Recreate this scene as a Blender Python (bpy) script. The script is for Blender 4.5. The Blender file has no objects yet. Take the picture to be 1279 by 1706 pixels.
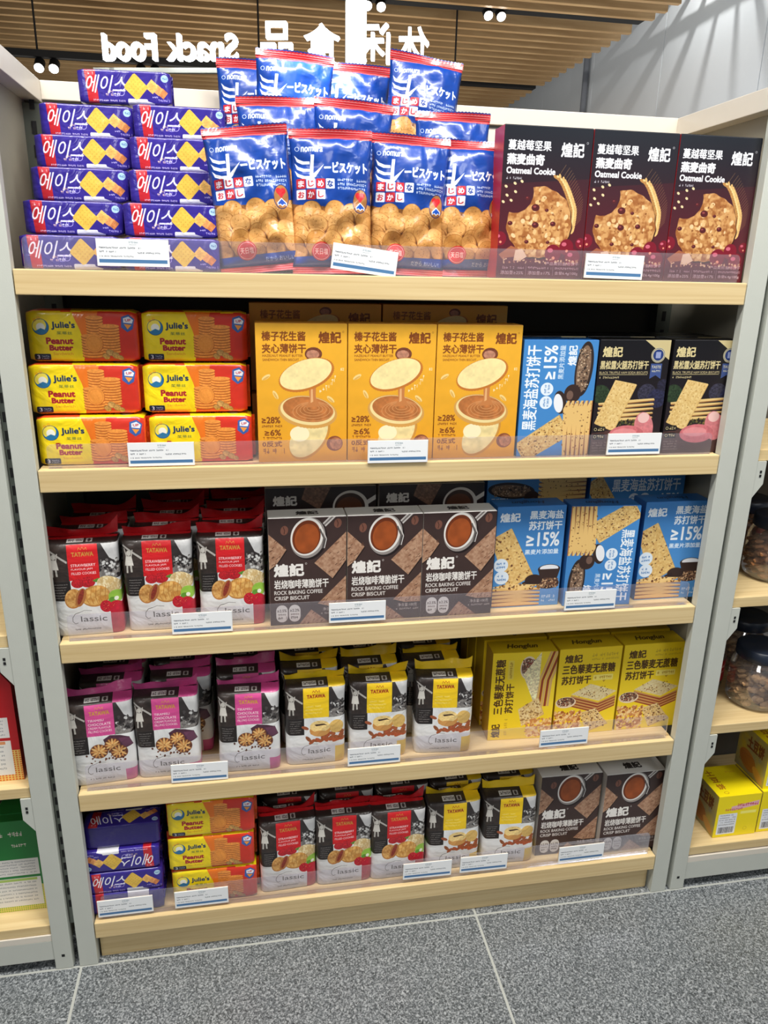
import bpy, bmesh, math, random
import numpy as np
from mathutils import Vector, Matrix, noise
random.seed(7); RNG = np.random.RandomState(7)
scene = bpy.context.scene
C = scene.collection

# ------------------------------------------------------------------ camera, world, lights, exposure
cam_d = bpy.data.cameras.new('camera'); cam = bpy.data.objects.new('camera', cam_d); C.objects.link(cam)
cam_d.sensor_fit = 'VERTICAL'; cam_d.sensor_height = 24.0
cam_d.lens = 24.0 * 1250.9 / 1706.0
cam_d.clip_start = 0.02; cam_d.clip_end = 100
_a, _b, _c = -0.1793991, -0.3098541, -0.0207904          # yaw, pitch, roll
R = (Matrix.Rotation(_a, 3, 'Z') @ Matrix.Rotation(_b, 3, 'X') @ Matrix.Rotation(_c, 3, 'Y'))
M = Matrix((R.col[0], R.col[2], -R.col[1])).transposed()   # camera x, y, z axes in world space
cam.matrix_world = Matrix.Translation((0.33984, -1.23742, 1.33666)) @ M.to_4x4()
scene.camera = cam

world = bpy.data.worlds.new('world'); scene.world = world; world.use_nodes = True
world.node_tree.nodes['Background'].inputs[0].default_value = (0.86, 0.93, 1.0, 1)
world.node_tree.nodes['Background'].inputs[1].default_value = 0.17

def light(name, kind, loc, target, energy, size=0.3, size_y=None, color=(1, 1, 1), spot=None, blend=0.5):
    d = bpy.data.lights.new(name, kind); d.energy = energy; d.color = color
    if kind == 'AREA':
        d.size = size
        if size_y: d.shape = 'RECTANGLE'; d.size_y = size_y
    else:
        d.shadow_soft_size = size
    if kind == 'SPOT': d.spot_size = math.radians(spot); d.spot_blend = blend
    o = bpy.data.objects.new(name, d); C.objects.link(o); o.location = loc
    o.rotation_euler = (Vector(target) - Vector(loc)).to_track_quat('-Z', 'Y').to_euler()
    return o
light('shop_ceiling_light_main', 'AREA', (0.5, -0.8, 3.1), (0.6, -0.15, 0.8), 88, 2.8, 0.3, (1, .97, .92))
light('shop_ceiling_light_aisle', 'AREA', (-1.6, -3.4, 3.1), (0.4, 0, 0.6), 30, 1.2, 1.2, (1, .98, .95))
light('shop_ceiling_light_right', 'AREA', (2.6, -2.6, 3.1), (0.9, 0, 0.7), 26, 1.0, 1.0, (.93, .97, 1))
for i, (lx, ly) in enumerate(((-0.3, -0.6), (0.45, -0.6), (1.2, -0.6))):
    light('shop_track_spot_light', 'SPOT', (lx, ly, 3.0), (lx * 0.7 + 0.2, 0.05, 0.9), 22, 0.035, color=(1, .96, .9), spot=62, blend=.8)
light('shop_track_spot_light_top', 'SPOT', (0.48, -0.15, 2.9), (0.47, 0.2, 1.66), 520, 0.03, color=(.93, .97, 1), spot=9, blend=.9)
light('ceiling_wash_light', 'AREA', (0.8, 5.5, 1.2), (1.2, 5.8, 3.2), 84, 4.5, 3.5, (1, .93, .84))
light('skylight_sun_standin', 'SPOT', (3.55, 4.78, 3.96), (4.0, 5.3, 3.1), 48, 0.012, color=(1, .98, .94), spot=170, blend=.2)  # added spot standing in for sun through the skylight; fans the bar shadows
light('skylight_fill_light', 'AREA', (3.2, 4.0, 2.2), (4.0, 5.0, 3.1), 9, 1.6, 1.6, (.9, .95, 1))

vs = scene.view_settings
vs.view_transform = 'Standard'; vs.look = 'None'; vs.gamma = 1.0; vs.exposure = 0.14
try: vs.use_curve_mapping = False
except Exception: pass
try:
    scene.cycles.max_bounces = 7; scene.cycles.transparent_max_bounces = 12; scene.cycles.use_denoising = True
except Exception: pass

# ------------------------------------------------------------------ materials
def srgb(c):
    return tuple(((v / 255) / 12.92 if v / 255 <= 0.04045 else ((v / 255 + 0.055) / 1.055) ** 2.4) for v in c)
_mats = {}
def mat(name, rgb, rough=0.5, metal=0.0, noise_amt=0.06, noise_scale=30, bump=0.0, bump_scale=80, coat=0.0, spec=0.5, emit=None, stretch=None):
    if name in _mats: return _mats[name]
    m = bpy.data.materials.new(name); m.use_nodes = True; nt = m.node_tree; b = nt.nodes['Principled BSDF']
    col = srgb(rgb)
    tc = nt.nodes.new('ShaderNodeTexCoord'); mp = nt.nodes.new('ShaderNodeMapping'); nt.links.new(tc.outputs['Object'], mp.inputs[0])
    if stretch: mp.inputs['Scale'].default_value = stretch
    n = nt.nodes.new('ShaderNodeTexNoise'); n.inputs['Scale'].default_value = noise_scale; n.inputs['Detail'].default_value = 4
    nt.links.new(mp.outputs[0], n.inputs[0])
    r = nt.nodes.new('ShaderNodeMix'); r.data_type = 'RGBA'
    r.inputs['A'].default_value = (*[v * (1 - noise_amt) for v in col], 1); r.inputs['B'].default_value = (*[min(1, v * (1 + noise_amt)) for v in col], 1)
    nt.links.new(n.outputs['Fac'], r.inputs['Factor']); nt.links.new(r.outputs['Result'], b.inputs['Base Color'])
    b.inputs['Roughness'].default_value = rough; b.inputs['Metallic'].default_value = metal
    b.inputs['Coat Weight'].default_value = coat; b.inputs['Specular IOR Level'].default_value = spec
    if bump:
        n2 = nt.nodes.new('ShaderNodeTexNoise'); n2.inputs['Scale'].default_value = bump_scale
        nt.links.new(mp.outputs[0], n2.inputs[0])
        bp = nt.nodes.new('ShaderNodeBump'); bp.inputs['Strength'].default_value = bump; bp.inputs['Distance'].default_value = 0.003
        nt.links.new(n2.outputs['Fac'], bp.inputs['Height']); nt.links.new(bp.outputs[0], b.inputs['Normal'])
    if emit:
        b.inputs['Emission Color'].default_value = (*col, 1); b.inputs['Emission Strength'].default_value = emit
    _mats[name] = m; return m

def wood(name, rgb, rgb2, scale=(1.2, 60, 60), rough=0.45):
    m = bpy.data.materials.new(name); m.use_nodes = True; nt = m.node_tree; b = nt.nodes['Principled BSDF']
    tc = nt.nodes.new('ShaderNodeTexCoord'); mp = nt.nodes.new('ShaderNodeMapping'); mp.inputs['Scale'].default_value = scale
    nt.links.new(tc.outputs['Object'], mp.inputs[0])
    n = nt.nodes.new('ShaderNodeTexNoise'); n.inputs['Scale'].default_value = 2.4; n.inputs['Detail'].default_value = 6; n.inputs['Distortion'].default_value = .5
    nt.links.new(mp.outputs[0], n.inputs[0])
    cr = nt.nodes.new('ShaderNodeValToRGB'); cr.color_ramp.elements[0].position = .32; cr.color_ramp.elements[1].position = .68
    cr.color_ramp.elements[0].color = (*srgb(rgb2), 1); cr.color_ramp.elements[1].color = (*srgb(rgb), 1)
    nt.links.new(n.outputs['Fac'], cr.inputs[0]); nt.links.new(cr.outputs[0], b.inputs['Base Color'])
    b.inputs['Roughness'].default_value = rough
    bp = nt.nodes.new('ShaderNodeBump'); bp.inputs['Strength'].default_value = .08; bp.inputs['Distance'].default_value = .001
    nt.links.new(n.outputs['Fac'], bp.inputs['Height']); nt.links.new(bp.outputs[0], b.inputs['Normal'])
    return m

M_wood = wood('light_beech_laminate', (226, 202, 152), (210, 182, 130))
M_slat = wood('timber_slat', (190, 158, 114), (156, 122, 80), scale=(.8, 8, 8), rough=.55)
M_metal = mat('grey_powder_coat', (196, 199, 190), rough=.42, noise_amt=.03, bump=.05, bump_scale=600)
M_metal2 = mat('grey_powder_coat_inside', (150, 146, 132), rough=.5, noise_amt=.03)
M_sheen = mat('brushed_side_sheet', (150, 150, 150), rough=.3, metal=.6, noise_amt=.04)
M_white = mat('white_cap_paint', (222, 214, 200), rough=.35, noise_amt=.02)
M_back = mat('dark_back_panel', (84, 80, 74), rough=.7, noise_amt=.08)
M_steel = mat('slotted_steel', (120, 126, 118), rough=.35, metal=.7, noise_amt=.1)
M_black = mat('matt_black', (16, 16, 18), rough=.6)
M_roof = mat('dark_plenum', (40, 34, 28), rough=.9)
M_wallp = mat('white_wall_panel', (205, 210, 214), rough=.3, noise_amt=.03, noise_scale=4)
M_lamp = mat('lamp_glow', (255, 250, 240), emit=14)
M_sign = mat('sign_letter_glow', (246, 250, 255), emit=5)
M_tube = mat('light_tube_glow', (240, 248, 255), emit=12)
M_grout = mat('grout', (176, 178, 172), rough=.8)
M_lid = mat('navy_jar_lid', (34, 42, 58), rough=.35, noise_amt=.05)
M_seed = mat('jerky_brown', (190, 150, 106), rough=.6, noise_amt=.5, noise_scale=60)
M_seed2 = mat('cookie_brown', (170, 116, 72), rough=.6, noise_amt=.5, noise_scale=60)

def granite():
    m = bpy.data.materials.new('speckled_granite'); m.use_nodes = True; nt = m.node_tree; b = nt.nodes['Principled BSDF']
    tc = nt.nodes.new('ShaderNodeTexCoord')
    n = nt.nodes.new('ShaderNodeTexNoise'); n.inputs['Scale'].default_value = 210; n.inputs['Detail'].default_value = 5; n.inputs['Roughness'].default_value = .8
    v = nt.nodes.new('ShaderNodeTexVoronoi'); v.inputs['Scale'].default_value = 420
    nt.links.new(tc.outputs['Object'], n.inputs[0]); nt.links.new(tc.outputs['Object'], v.inputs[0])
    mx = nt.nodes.new('ShaderNodeMath'); mx.operation = 'MULTIPLY_ADD'; mx.inputs[1].default_value = .35
    nt.links.new(v.outputs['Color'], mx.inputs[0]); nt.links.new(n.outputs['Fac'], mx.inputs[2])
    cr = nt.nodes.new('ShaderNodeValToRGB'); e = cr.color_ramp.elements
    e[0].position = .48; e[0].color = (*srgb((44, 48, 50)), 1); e[1].position = .86; e[1].color = (*srgb((176, 180, 182)), 1)
    x = e.new(.66); x.color = (*srgb((98, 103, 106)), 1)
    nt.links.new(mx.outputs[0], cr.inputs[0]); nt.links.new(cr.outputs[0], b.inputs['Base Color'])
    b.inputs['Roughness'].default_value = .3
    return m
M_granite = granite()

def clear(name, tint, veil, rough=.06, gloss=.12):
    m = bpy.data.materials.new(name); m.use_nodes = True; nt = m.node_tree; nt.nodes.clear()
    out = nt.nodes.new('ShaderNodeOutputMaterial'); t = nt.nodes.new('ShaderNodeBsdfTransparent'); t.inputs[0].default_value = (*tint, 1)
    d = nt.nodes.new('ShaderNodeBsdfDiffuse'); d.inputs[0].default_value = (.8, .78, .84, 1)
    g = nt.nodes.new('ShaderNodeBsdfGlossy'); g.inputs['Roughness'].default_value = rough; g.inputs[0].default_value = (1, 1, 1, 1)
    m1 = nt.nodes.new('ShaderNodeMixShader'); m1.inputs[0].default_value = veil
    nt.links.new(t.outputs[0], m1.inputs[1]); nt.links.new(d.outputs[0], m1.inputs[2])
    lw = nt.nodes.new('ShaderNodeLayerWeight'); lw.inputs[0].default_value = .25
    mm = nt.nodes.new('ShaderNodeMath'); mm.operation = 'MULTIPLY_ADD'; mm.inputs[1].default_value = .5; mm.inputs[2].default_value = gloss * .3
    nt.links.new(lw.outputs['Fresnel'], mm.inputs[0])
    m2 = nt.nodes.new('ShaderNodeMixShader'); nt.links.new(mm.outputs[0], m2.inputs[0])
    nt.links.new(m1.outputs[0], m2.inputs[1]); nt.links.new(g.outputs[0], m2.inputs[2]); nt.links.new(m2.outputs[0], out.inputs[0])
    return m
M_acryl = clear('clear_acrylic', (.95, .94, .97), .07)  # veil: reflected haze on the guards, mixed in as pale diffuse colour
M_pet = clear('clear_jar_plastic', (.93, .94, .95), .05, gloss=.5)

# ------------------------------------------------------------------ printed artwork (drawn here in numpy, wrapped on the packs)
_glyph = {}
def glyph_edges(s, spacing=1.0):
    k = (s, spacing)
    if k in _glyph: return _glyph[k]
    cu = bpy.data.curves.new('glyph_tmp', 'FONT'); cu.body = s; cu.size = 1; cu.fill_mode = 'NONE'; cu.resolution_u = 3; cu.space_character = spacing
    o = bpy.data.objects.new('glyph_tmp', cu); C.objects.link(o)
    dg = bpy.context.evaluated_depsgraph_get(); me = o.evaluated_get(dg).to_mesh()
    n = len(me.vertices); co = np.zeros(n * 3); me.vertices.foreach_get('co', co); co = co.reshape(-1, 3)[:, :2]
    ed = [tuple(e.vertices) for e in me.edges]
    E = co[np.array(ed)] if ed else np.zeros((0, 2, 2))
    o.evaluated_get(dg).to_mesh_clear(); bpy.data.objects.remove(o); bpy.data.curves.remove(cu)
    _glyph[k] = E; return E

def raster(E, w, h, SS=3, pad=0):
    """coverage mask of an edge soup (even-odd), only over its bounding box: (mask, row0, col0)"""
    if len(E) == 0: return None
    X = E[..., 0]; Y = E[..., 1]
    c0 = max(0, int(X.min()) - 1 - pad); c1 = min(w, int(X.max()) + 2 + pad); r0 = max(0, int(Y.min()) - 1 - pad); r1 = min(h, int(Y.max()) + 2 + pad)
    if c1 <= c0 or r1 <= r0: return None
    y0 = E[:, 0, 1]; y1 = E[:, 1, 1]; x0 = E[:, 0, 0]; x1 = E[:, 1, 0]
    nr, nc = r1 - r0, c1 - c0
    if nr <= 14 and len(E) <= 24: SS = 2
    ys = r0 + (np.arange(nr * SS) + .5) / SS
    lo = np.minimum(y0, y1); hi = np.maximum(y0, y1); dy = np.where(y1 == y0, 1, y1 - y0)
    K = (lo[None] <= ys[:, None]) & (hi[None] > ys[:, None])
    XX = np.where(K, x0 + (ys[:, None] - y0) * (x1 - x0) / dy, np.inf)
    XX.sort(axis=1); n = int(K.sum(1).max()); n += n % 2
    if n == 0: return None
    if XX.shape[1] < n: XX = np.concatenate([XX, np.full((len(ys), n - XX.shape[1]), np.inf)], 1)
    XX = XX[:, :n]; cols = np.arange(c0, c1); acc = np.zeros((nr * SS, nc), np.float32)
    for j in range(0, n, 2):
        a = XX[:, j, None]; b = XX[:, j + 1, None]
        acc += np.clip(cols + 1 - a, 0, 1) - np.where(np.isinf(b), np.where(np.isinf(a), 0, 1) * np.clip(cols + 1 - a, 0, 1), np.clip(cols + 1 - b, 0, 1))
    return np.clip(acc.reshape(nr, SS, nc).mean(1), 0, 1), r0, c0

def dilate(q, r):
    if q is None or r <= 0: return q
    m, r0, c0 = q; k = int(math.ceil(r)); out = m.copy(); H_, W_ = m.shape
    for dx in range(-k, k + 1):
        for dy in range(-k, k + 1):
            wgt = min(1, max(0, r + .5 - math.hypot(dx, dy)))
            if wgt > 0 and (dx or dy):
                sh = np.zeros_like(m); sh[max(0, dy):H_ + min(0, dy), max(0, dx):W_ + min(0, dx)] = m[max(0, -dy):H_ + min(0, -dy), max(0, -dx):W_ + min(0, -dx)]
                out = np.maximum(out, sh * wgt)
    return out, r0, c0

def smooth_noise(h, w, cell, rs):
    gh, gw = int(h / cell) + 3, int(w / cell) + 3
    g = rs.rand(gh, gw); yy = np.arange(h) / cell; xx = np.arange(w) / cell
    yi = yy.astype(int); xi = xx.astype(int); fy = yy - yi; fx = xx - xi
    fy = fy * fy * (3 - 2 * fy); fx = fx * fx * (3 - 2 * fx)
    a = g[yi][:, xi]; b = g[yi][:, xi + 1]; c = g[yi + 1][:, xi]; d = g[yi + 1][:, xi + 1]
    return (a * (1 - fx) + b * fx) * (1 - fy)[:, None] + (c * (1 - fx) + d * fx) * fy[:, None]

class Art:
    def __init__(s, W, H, bg, px=420, seed=1):
        s.k = px / W; s.w = px; s.h = int(round(H * s.k)); s.W = W; s.H = H; s.rs = np.random.RandomState(seed)
        s.a = np.zeros((s.h, s.w, 3), np.float32); s.a[:] = np.array(bg) / 255
    def put(s, q, col, alpha=1, tex=0, cell=4, col2=None, grad=None):
        if q is None: return
        m, r0, c0 = q; h_, w_ = m.shape; m = (m * alpha)[..., None]
        c = np.array(col, float) / 255 * np.ones((h_, w_, 1))
        if grad is not None:
            t = np.linspace(0, 1, s.h)[r0:r0 + h_, None, None]; c = c * (1 - t) + np.array(grad) / 255 * t
        if tex:
            n = smooth_noise(h_, w_, cell * s.k, s.rs) * .6 + smooth_noise(h_, w_, cell * s.k * .4 + 1, s.rs) * .4
            if col2 is not None:
                t = np.clip((n - .5) * tex * 3 + .5, 0, 1)[..., None]; c = c * (1 - t) + np.array(col2) / 255 * t
            else: c = c * (1 + (n[..., None] - .5) * tex)
        v = s.a[r0:r0 + h_, c0:c0 + w_]; v[:] = v * (1 - m) + np.clip(c, 0, 1) * m
    def poly(s, pts, col, **k):
        P = np.array(pts, float) * s.k; E = np.stack([P, np.roll(P, -1, 0)], 1)
        s.put(raster(E, s.w, s.h), col, **k)
    def rect(s, x0, y0, x1, y1, col, **k): s.poly([(x0, y0), (x1, y0), (x1, y1), (x0, y1)], col, **k)
    def rrect(s, x0, y0, x1, y1, r, col, **k):
        P = []
        for cx, cy, a0 in ((x1 - r, y1 - r, 0), (x0 + r, y1 - r, 90), (x0 + r, y0 + r, 180), (x1 - r, y0 + r, 270)):
            for i in range(7):
                a = math.radians(a0 + 15 * i); P.append((cx + r * math.cos(a), cy + r * math.sin(a)))
        s.poly(P, col, **k)
    def ell(s, cx, cy, rx, ry, col, rot=0, scallop=0, ns=30, n=64, a0=0, a1=360, **k):
        P = []; c, q = math.cos(math.radians(rot)), math.sin(math.radians(rot)); n = n if not scallop else 160
        for i in range(n + (0 if a1 - a0 == 360 else 1)):
            t = math.radians(a0 + (a1 - a0) * i / n); f = 1 + scallop * abs(math.sin(ns * t / 2))
            x, y = rx * f * math.cos(t), ry * f * math.sin(t); P.append((cx + x * c - y * q, cy + x * q + y * c))
        s.poly(P, col, **k)
    def ring(s, cx, cy, rx, ry, wd, col, rot=0, **k):
        c, q = math.cos(math.radians(rot)), math.sin(math.radians(rot)); E = []
        for d in (0, wd):
            P = []
            for i in range(64):
                t = 2 * math.pi * i / 64; x, y = (rx - d) * math.cos(t), (ry - d) * math.sin(t); P.append((cx + x * c - y * q, cy + x * q + y * c))
            P = np.array(P) * s.k; E.append(np.stack([P, np.roll(P, -1, 0)], 1))
        s.put(raster(np.concatenate(E), s.w, s.h), col, **k)
    def line(s, pts, wd, col, **k):
        for (x0, y0), (x1, y1) in zip(pts[:-1], pts[1:]):
            L = math.hypot(x1 - x0, y1 - y0) or 1; nx, ny = -(y1 - y0) / L * wd / 2, (x1 - x0) / L * wd / 2
            s.poly([(x0 + nx, y0 + ny), (x1 + nx, y1 + ny), (x1 - nx, y1 - ny), (x0 - nx, y0 - ny)], col, **k)
    def text(s, t, x0, y0, x1, y1, col, bold=0, shear=0, rot=0, alpha=1, spacing=1.0):
        E = glyph_edges(t, spacing)
        if len(E) == 0: return
        E = E.copy(); E[..., 1] *= -1
        mn = E.reshape(-1, 2).min(0); mx = E.reshape(-1, 2).max(0)
        E = (E - mn) / np.maximum(mx - mn, 1e-6)
        b = bold * .5
        w_, h_ = (x1 - x0 - 2 * b), (y1 - y0 - 2 * b)
        X = E[..., 0] * w_; Y = E[..., 1] * h_
        X = X - shear * (Y - h_ / 2)
        cx, cy = w_ / 2, h_ / 2; c, q = math.cos(math.radians(rot)), math.sin(math.radians(rot))
        X2 = (X - cx) * c - (Y - cy) * q + cx + x0 + b; Y2 = (X - cx) * q + (Y - cy) * c + cy + y0 + b
        E = np.stack([X2, Y2], -1) * s.k
        s.put(dilate(raster(E, s.w, s.h, pad=4), bold * s.k * .5), col, alpha=alpha)
    def scrib(s, x0, y0, x1, y1, col, alpha=.8, dens=.62):
        """print too small to read in the photograph: broken strokes"""
        x = x0; h = y1 - y0
        while x < x1:
            d = h * s.rs.uniform(.5, .9)
            if s.rs.rand() < .88:
                for j in range(2):
                    yy = y0 + h * s.rs.uniform(0, .75); s.rect(x, yy, min(x + d * .8, x1), yy + h * .22, col, alpha=alpha)
                xx = x + d * s.rs.uniform(.1, .6); s.rect(xx, y0, xx + h * .16, y1, col, alpha=alpha)
            x += d
    def dots(s, n, box, r, cols, inside=None):
        for i in range(n):
            x = s.rs.uniform(box[0], box[2]); y = s.rs.uniform(box[1], box[3])
            if inside and not inside(x, y): continue
            s.ell(x, y, r * s.rs.uniform(.6, 1.3), r * s.rs.uniform(.4, 1), cols[s.rs.randint(len(cols))], rot=s.rs.uniform(0, 180), n=10)
    def image(s, name):
        im = bpy.data.images.new(name, s.w, s.h); px = np.ones((s.h, s.w, 4), np.float32); px[..., :3] = np.clip(s.a[::-1], 0, 1)
        im.pixels.foreach_set(px.ravel()); im.update(); im.pack(); return im

def print_mat(name, art, rough=.38, bump=.0, coat=.0, bscale=14, sat=1.0):
    m = bpy.data.materials.new(name); m.use_nodes = True; nt = m.node_tree; b = nt.nodes['Principled BSDF']
    t = nt.nodes.new('ShaderNodeTexImage'); t.image = art.image(name); t.extension = 'EXTEND'
    uv = nt.nodes.new('ShaderNodeUVMap'); uv.uv_map = 'UVMap'; nt.links.new(uv.outputs[0], t.inputs[0])
    nt.links.new(t.outputs[0], b.inputs['Base Color']); b.inputs['Roughness'].default_value = rough; b.inputs['Coat Weight'].default_value = coat
    b.inputs['Coat Roughness'].default_value = .12
    if bump:
        tc = nt.nodes.new('ShaderNodeTexCoord'); n = nt.nodes.new('ShaderNodeTexNoise'); n.inputs['Scale'].default_value = bscale; n.inputs['Detail'].default_value = 3; n.inputs['Distortion'].default_value = 1.2
        nt.links.new(tc.outputs['Object'], n.inputs[0])
        bp = nt.nodes.new('ShaderNodeBump'); bp.inputs['Strength'].default_value = bump; bp.inputs['Distance'].default_value = .012
        nt.links.new(n.outputs['Fac'], bp.inputs['Height']); nt.links.new(bp.outputs[0], b.inputs['Normal'])
        nt.links.new(bp.outputs[0], b.inputs['Coat Normal'])
    return m

LOGO = '煌記'
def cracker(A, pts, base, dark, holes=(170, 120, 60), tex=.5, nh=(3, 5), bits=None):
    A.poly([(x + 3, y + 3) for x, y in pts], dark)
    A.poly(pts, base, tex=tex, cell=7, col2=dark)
    P = np.array(pts, float)
    if len(P) == 4:
        for i in range(nh[0]):
            for j in range(nh[1]):
                u, v = (i + .5) / nh[0], (j + .5) / nh[1]
                q = (P[0] * (1 - u) + P[1] * u) * (1 - v) + (P[3] * (1 - u) + P[2] * u) * v
                A.ell(q[0], q[1], 2.6, 2.2, holes, n=8)
                if bits:
                    for k in range(3):
                        w2 = q + A.rs.uniform(-14, 14, 2); A.ell(w2[0], w2[1], A.rs.uniform(2, 6), A.rs.uniform(2, 4), bits[A.rs.randint(len(bits))], rot=A.rs.uniform(0, 180), n=8)

# --- purple cracker packs
def art_ace():
    A = Art(470, 165, (52, 38, 142), 470, 2)
    A.rect(0, 0, 470, 165, (52, 38, 142), tex=.12, cell=40)
    A.poly([(34, 0), (90, 0), (98, 165), (46, 165)], (196, 34, 44)); A.rrect(40, 12, 80, 34, 4, (222, 70, 80)); A.scrib(44, 16, 76, 30, (255, 235, 235))
    A.text('에이스', 38, 28, 246, 116, (250, 250, 255), bold=2.5, shear=.32)
    A.line([(226, 96), (266, 70)], 4, (245, 245, 255))
    A.scrib(128, 100, 166, 112, (255, 220, 190)); A.scrib(128, 116, 172, 128, (255, 220, 190)); A.scrib(176, 112, 206, 128, (240, 240, 255))
    A.ring(190, 112, 20, 17, 2.5, (190, 180, 255), alpha=.8); A.ring(214, 110, 17, 16, 2.5, (200, 190, 255))
    A.rrect(246, 138, 348, 165, 6, (236, 236, 240)); A.poly([(340, 145), (385, 158), (380, 165), (335, 165)], (235, 235, 240))
    for cx, cy, r, c in ((428, 108, 27, (214, 134, 78)), (404, 92, 28, (232, 160, 96)), (374, 76, 36, (240, 186, 100))):
        A.poly([(cx, cy - r), (cx + r, cy - 3), (cx + 2, cy + r), (cx - r, cy + 5)], c, tex=.3, cell=8)
    A.poly([(290, 16), (298, 22), (352, 78), (350, 86), (304, 138), (288, 142), (234, 90), (232, 78), (280, 20)], (240, 204, 88), tex=.3, cell=9, col2=(226, 178, 66))
    for i in range(-2, 3):
        for j in range(-2, 3):
            if abs(i) + abs(j) < 4: A.ell(292 + (i - j) * 11, 79 + (i + j) * 11, 2.2, 2, (196, 146, 50), n=8)
    A.ell(442, 36, 19, 18, (178, 214, 236)); A.scrib(432, 30, 454, 42, (70, 110, 170))
    A.scrib(70, 145, 236, 155, (235, 225, 250)); A.scrib(360, 122, 400, 131, (220, 215, 255)); A.scrib(402, 136, 462, 148, (190, 180, 240))
    return A
# --- blue biscuit pouches
def art_blue():
    A = Art(350, 600, (20, 66, 156), 400, 3)
    A.rect(0, 0, 350, 600, (20, 66, 156), tex=.15, cell=60)
    for y0, y1 in ((0, 44), (566, 600)):
        A.rect(0, y0, 350, y1, (196, 44, 50)); A.rect(0, y0, 350, y0 + 5, (40, 60, 140))
        for yy in range(int(y0) + 11, int(y1) - 2, 9): A.rect(0, yy, 350, yy + 2, (240, 190, 190), alpha=.8)
    A.text('nomura', 44, 78, 138, 100, (236, 240, 250), bold=3, shear=.15); A.ring(28, 88, 9, 9, 2, (220, 230, 250))
    for i, yy in enumerate((112, 142, 172)):
        A.poly([(14, yy), (30, yy + 15), (54, yy + 25), (78, yy + 26), (78, yy + 37), (48, yy + 37), (24, yy + 26)], (250, 250, 255))
    A.poly([(84, 112), (98, 112), (92, 188), (140, 148), (100, 202), (84, 214), (76, 200)], (250, 250, 255))
    A.text('ービスケット', 138, 138, 334, 186, (250, 250, 255), bold=5, rot=-1)
    cells = [('ま', 18, 0, 1), ('じ', 60, 0, 0), ('め', 102, 0, 1), ('な', 144, 0, 0), ('お', 18, 1, 0), ('か', 60, 1, 1), ('し', 102, 1, 0)]
    for ch, x, r, red in cells:
        y = 208 + r * 44; rd = (200, 46, 58)
        A.rrect(x, y, x + 39, y + 40, 4, rd if red else (246, 246, 250)); A.text(ch, x + 6, y + 6, x + 33, y + 34, (250, 250, 255) if red else ((200, 46, 58) if ch != 'な' else (24, 60, 150)), bold=3)
    for j in range(3): A.scrib(196, 206 + j * 17, 330, 218 + j * 17, (225, 232, 250))
    A.poly([(0, 306), (60, 318), (200, 322), (350, 312), (350, 532), (0, 532)], (122, 78, 40), tex=.5, cell=20)
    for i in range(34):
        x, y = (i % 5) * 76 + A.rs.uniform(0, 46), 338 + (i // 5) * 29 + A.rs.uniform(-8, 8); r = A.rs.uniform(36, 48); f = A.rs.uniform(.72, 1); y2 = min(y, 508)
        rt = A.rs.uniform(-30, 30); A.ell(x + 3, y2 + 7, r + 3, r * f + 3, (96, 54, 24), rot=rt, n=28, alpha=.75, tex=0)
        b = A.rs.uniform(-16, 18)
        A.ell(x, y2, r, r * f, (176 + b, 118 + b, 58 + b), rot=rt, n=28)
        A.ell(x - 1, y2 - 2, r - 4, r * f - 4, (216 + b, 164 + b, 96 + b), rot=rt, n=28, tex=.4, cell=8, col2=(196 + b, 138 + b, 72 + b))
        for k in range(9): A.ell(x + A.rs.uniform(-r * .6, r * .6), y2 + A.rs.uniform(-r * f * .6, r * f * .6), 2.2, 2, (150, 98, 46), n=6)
    A.poly([(0, 528), (350, 520), (350, 566), (0, 566)], (24, 62, 148))
    A.text('だから おいしい!', 196, 536, 330, 556, (220, 228, 250), bold=1)
    A.ell(298, 296, 34, 50, (176, 120, 66), rot=8); A.ring(298, 296, 35, 51, 3, (30, 40, 110), rot=8)
    A.ell(288, 272, 12, 12, (214, 40, 46)); A.ell(308, 272, 12, 12, (214, 40, 46)); A.poly([(277, 277), (319, 277), (298, 302)], (214, 40, 46))
    A.poly([(298, 300), (320, 320), (318, 334), (308, 328), (298, 336), (288, 328), (278, 334), (276, 320)], (236, 242, 255)); A.poly([(298, 305), (315, 321), (314, 330), (307, 324), (298, 331), (289, 324), (282, 330), (281, 321)], (26, 84, 190))
    A.ell(120, 506, 42, 40, (206, 48, 44)); A.ring(120, 506, 37, 35, 2, (240, 190, 180)); A.text('天日塩', 90, 492, 150, 520, (250, 214, 200), bold=2)
    return A
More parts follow.
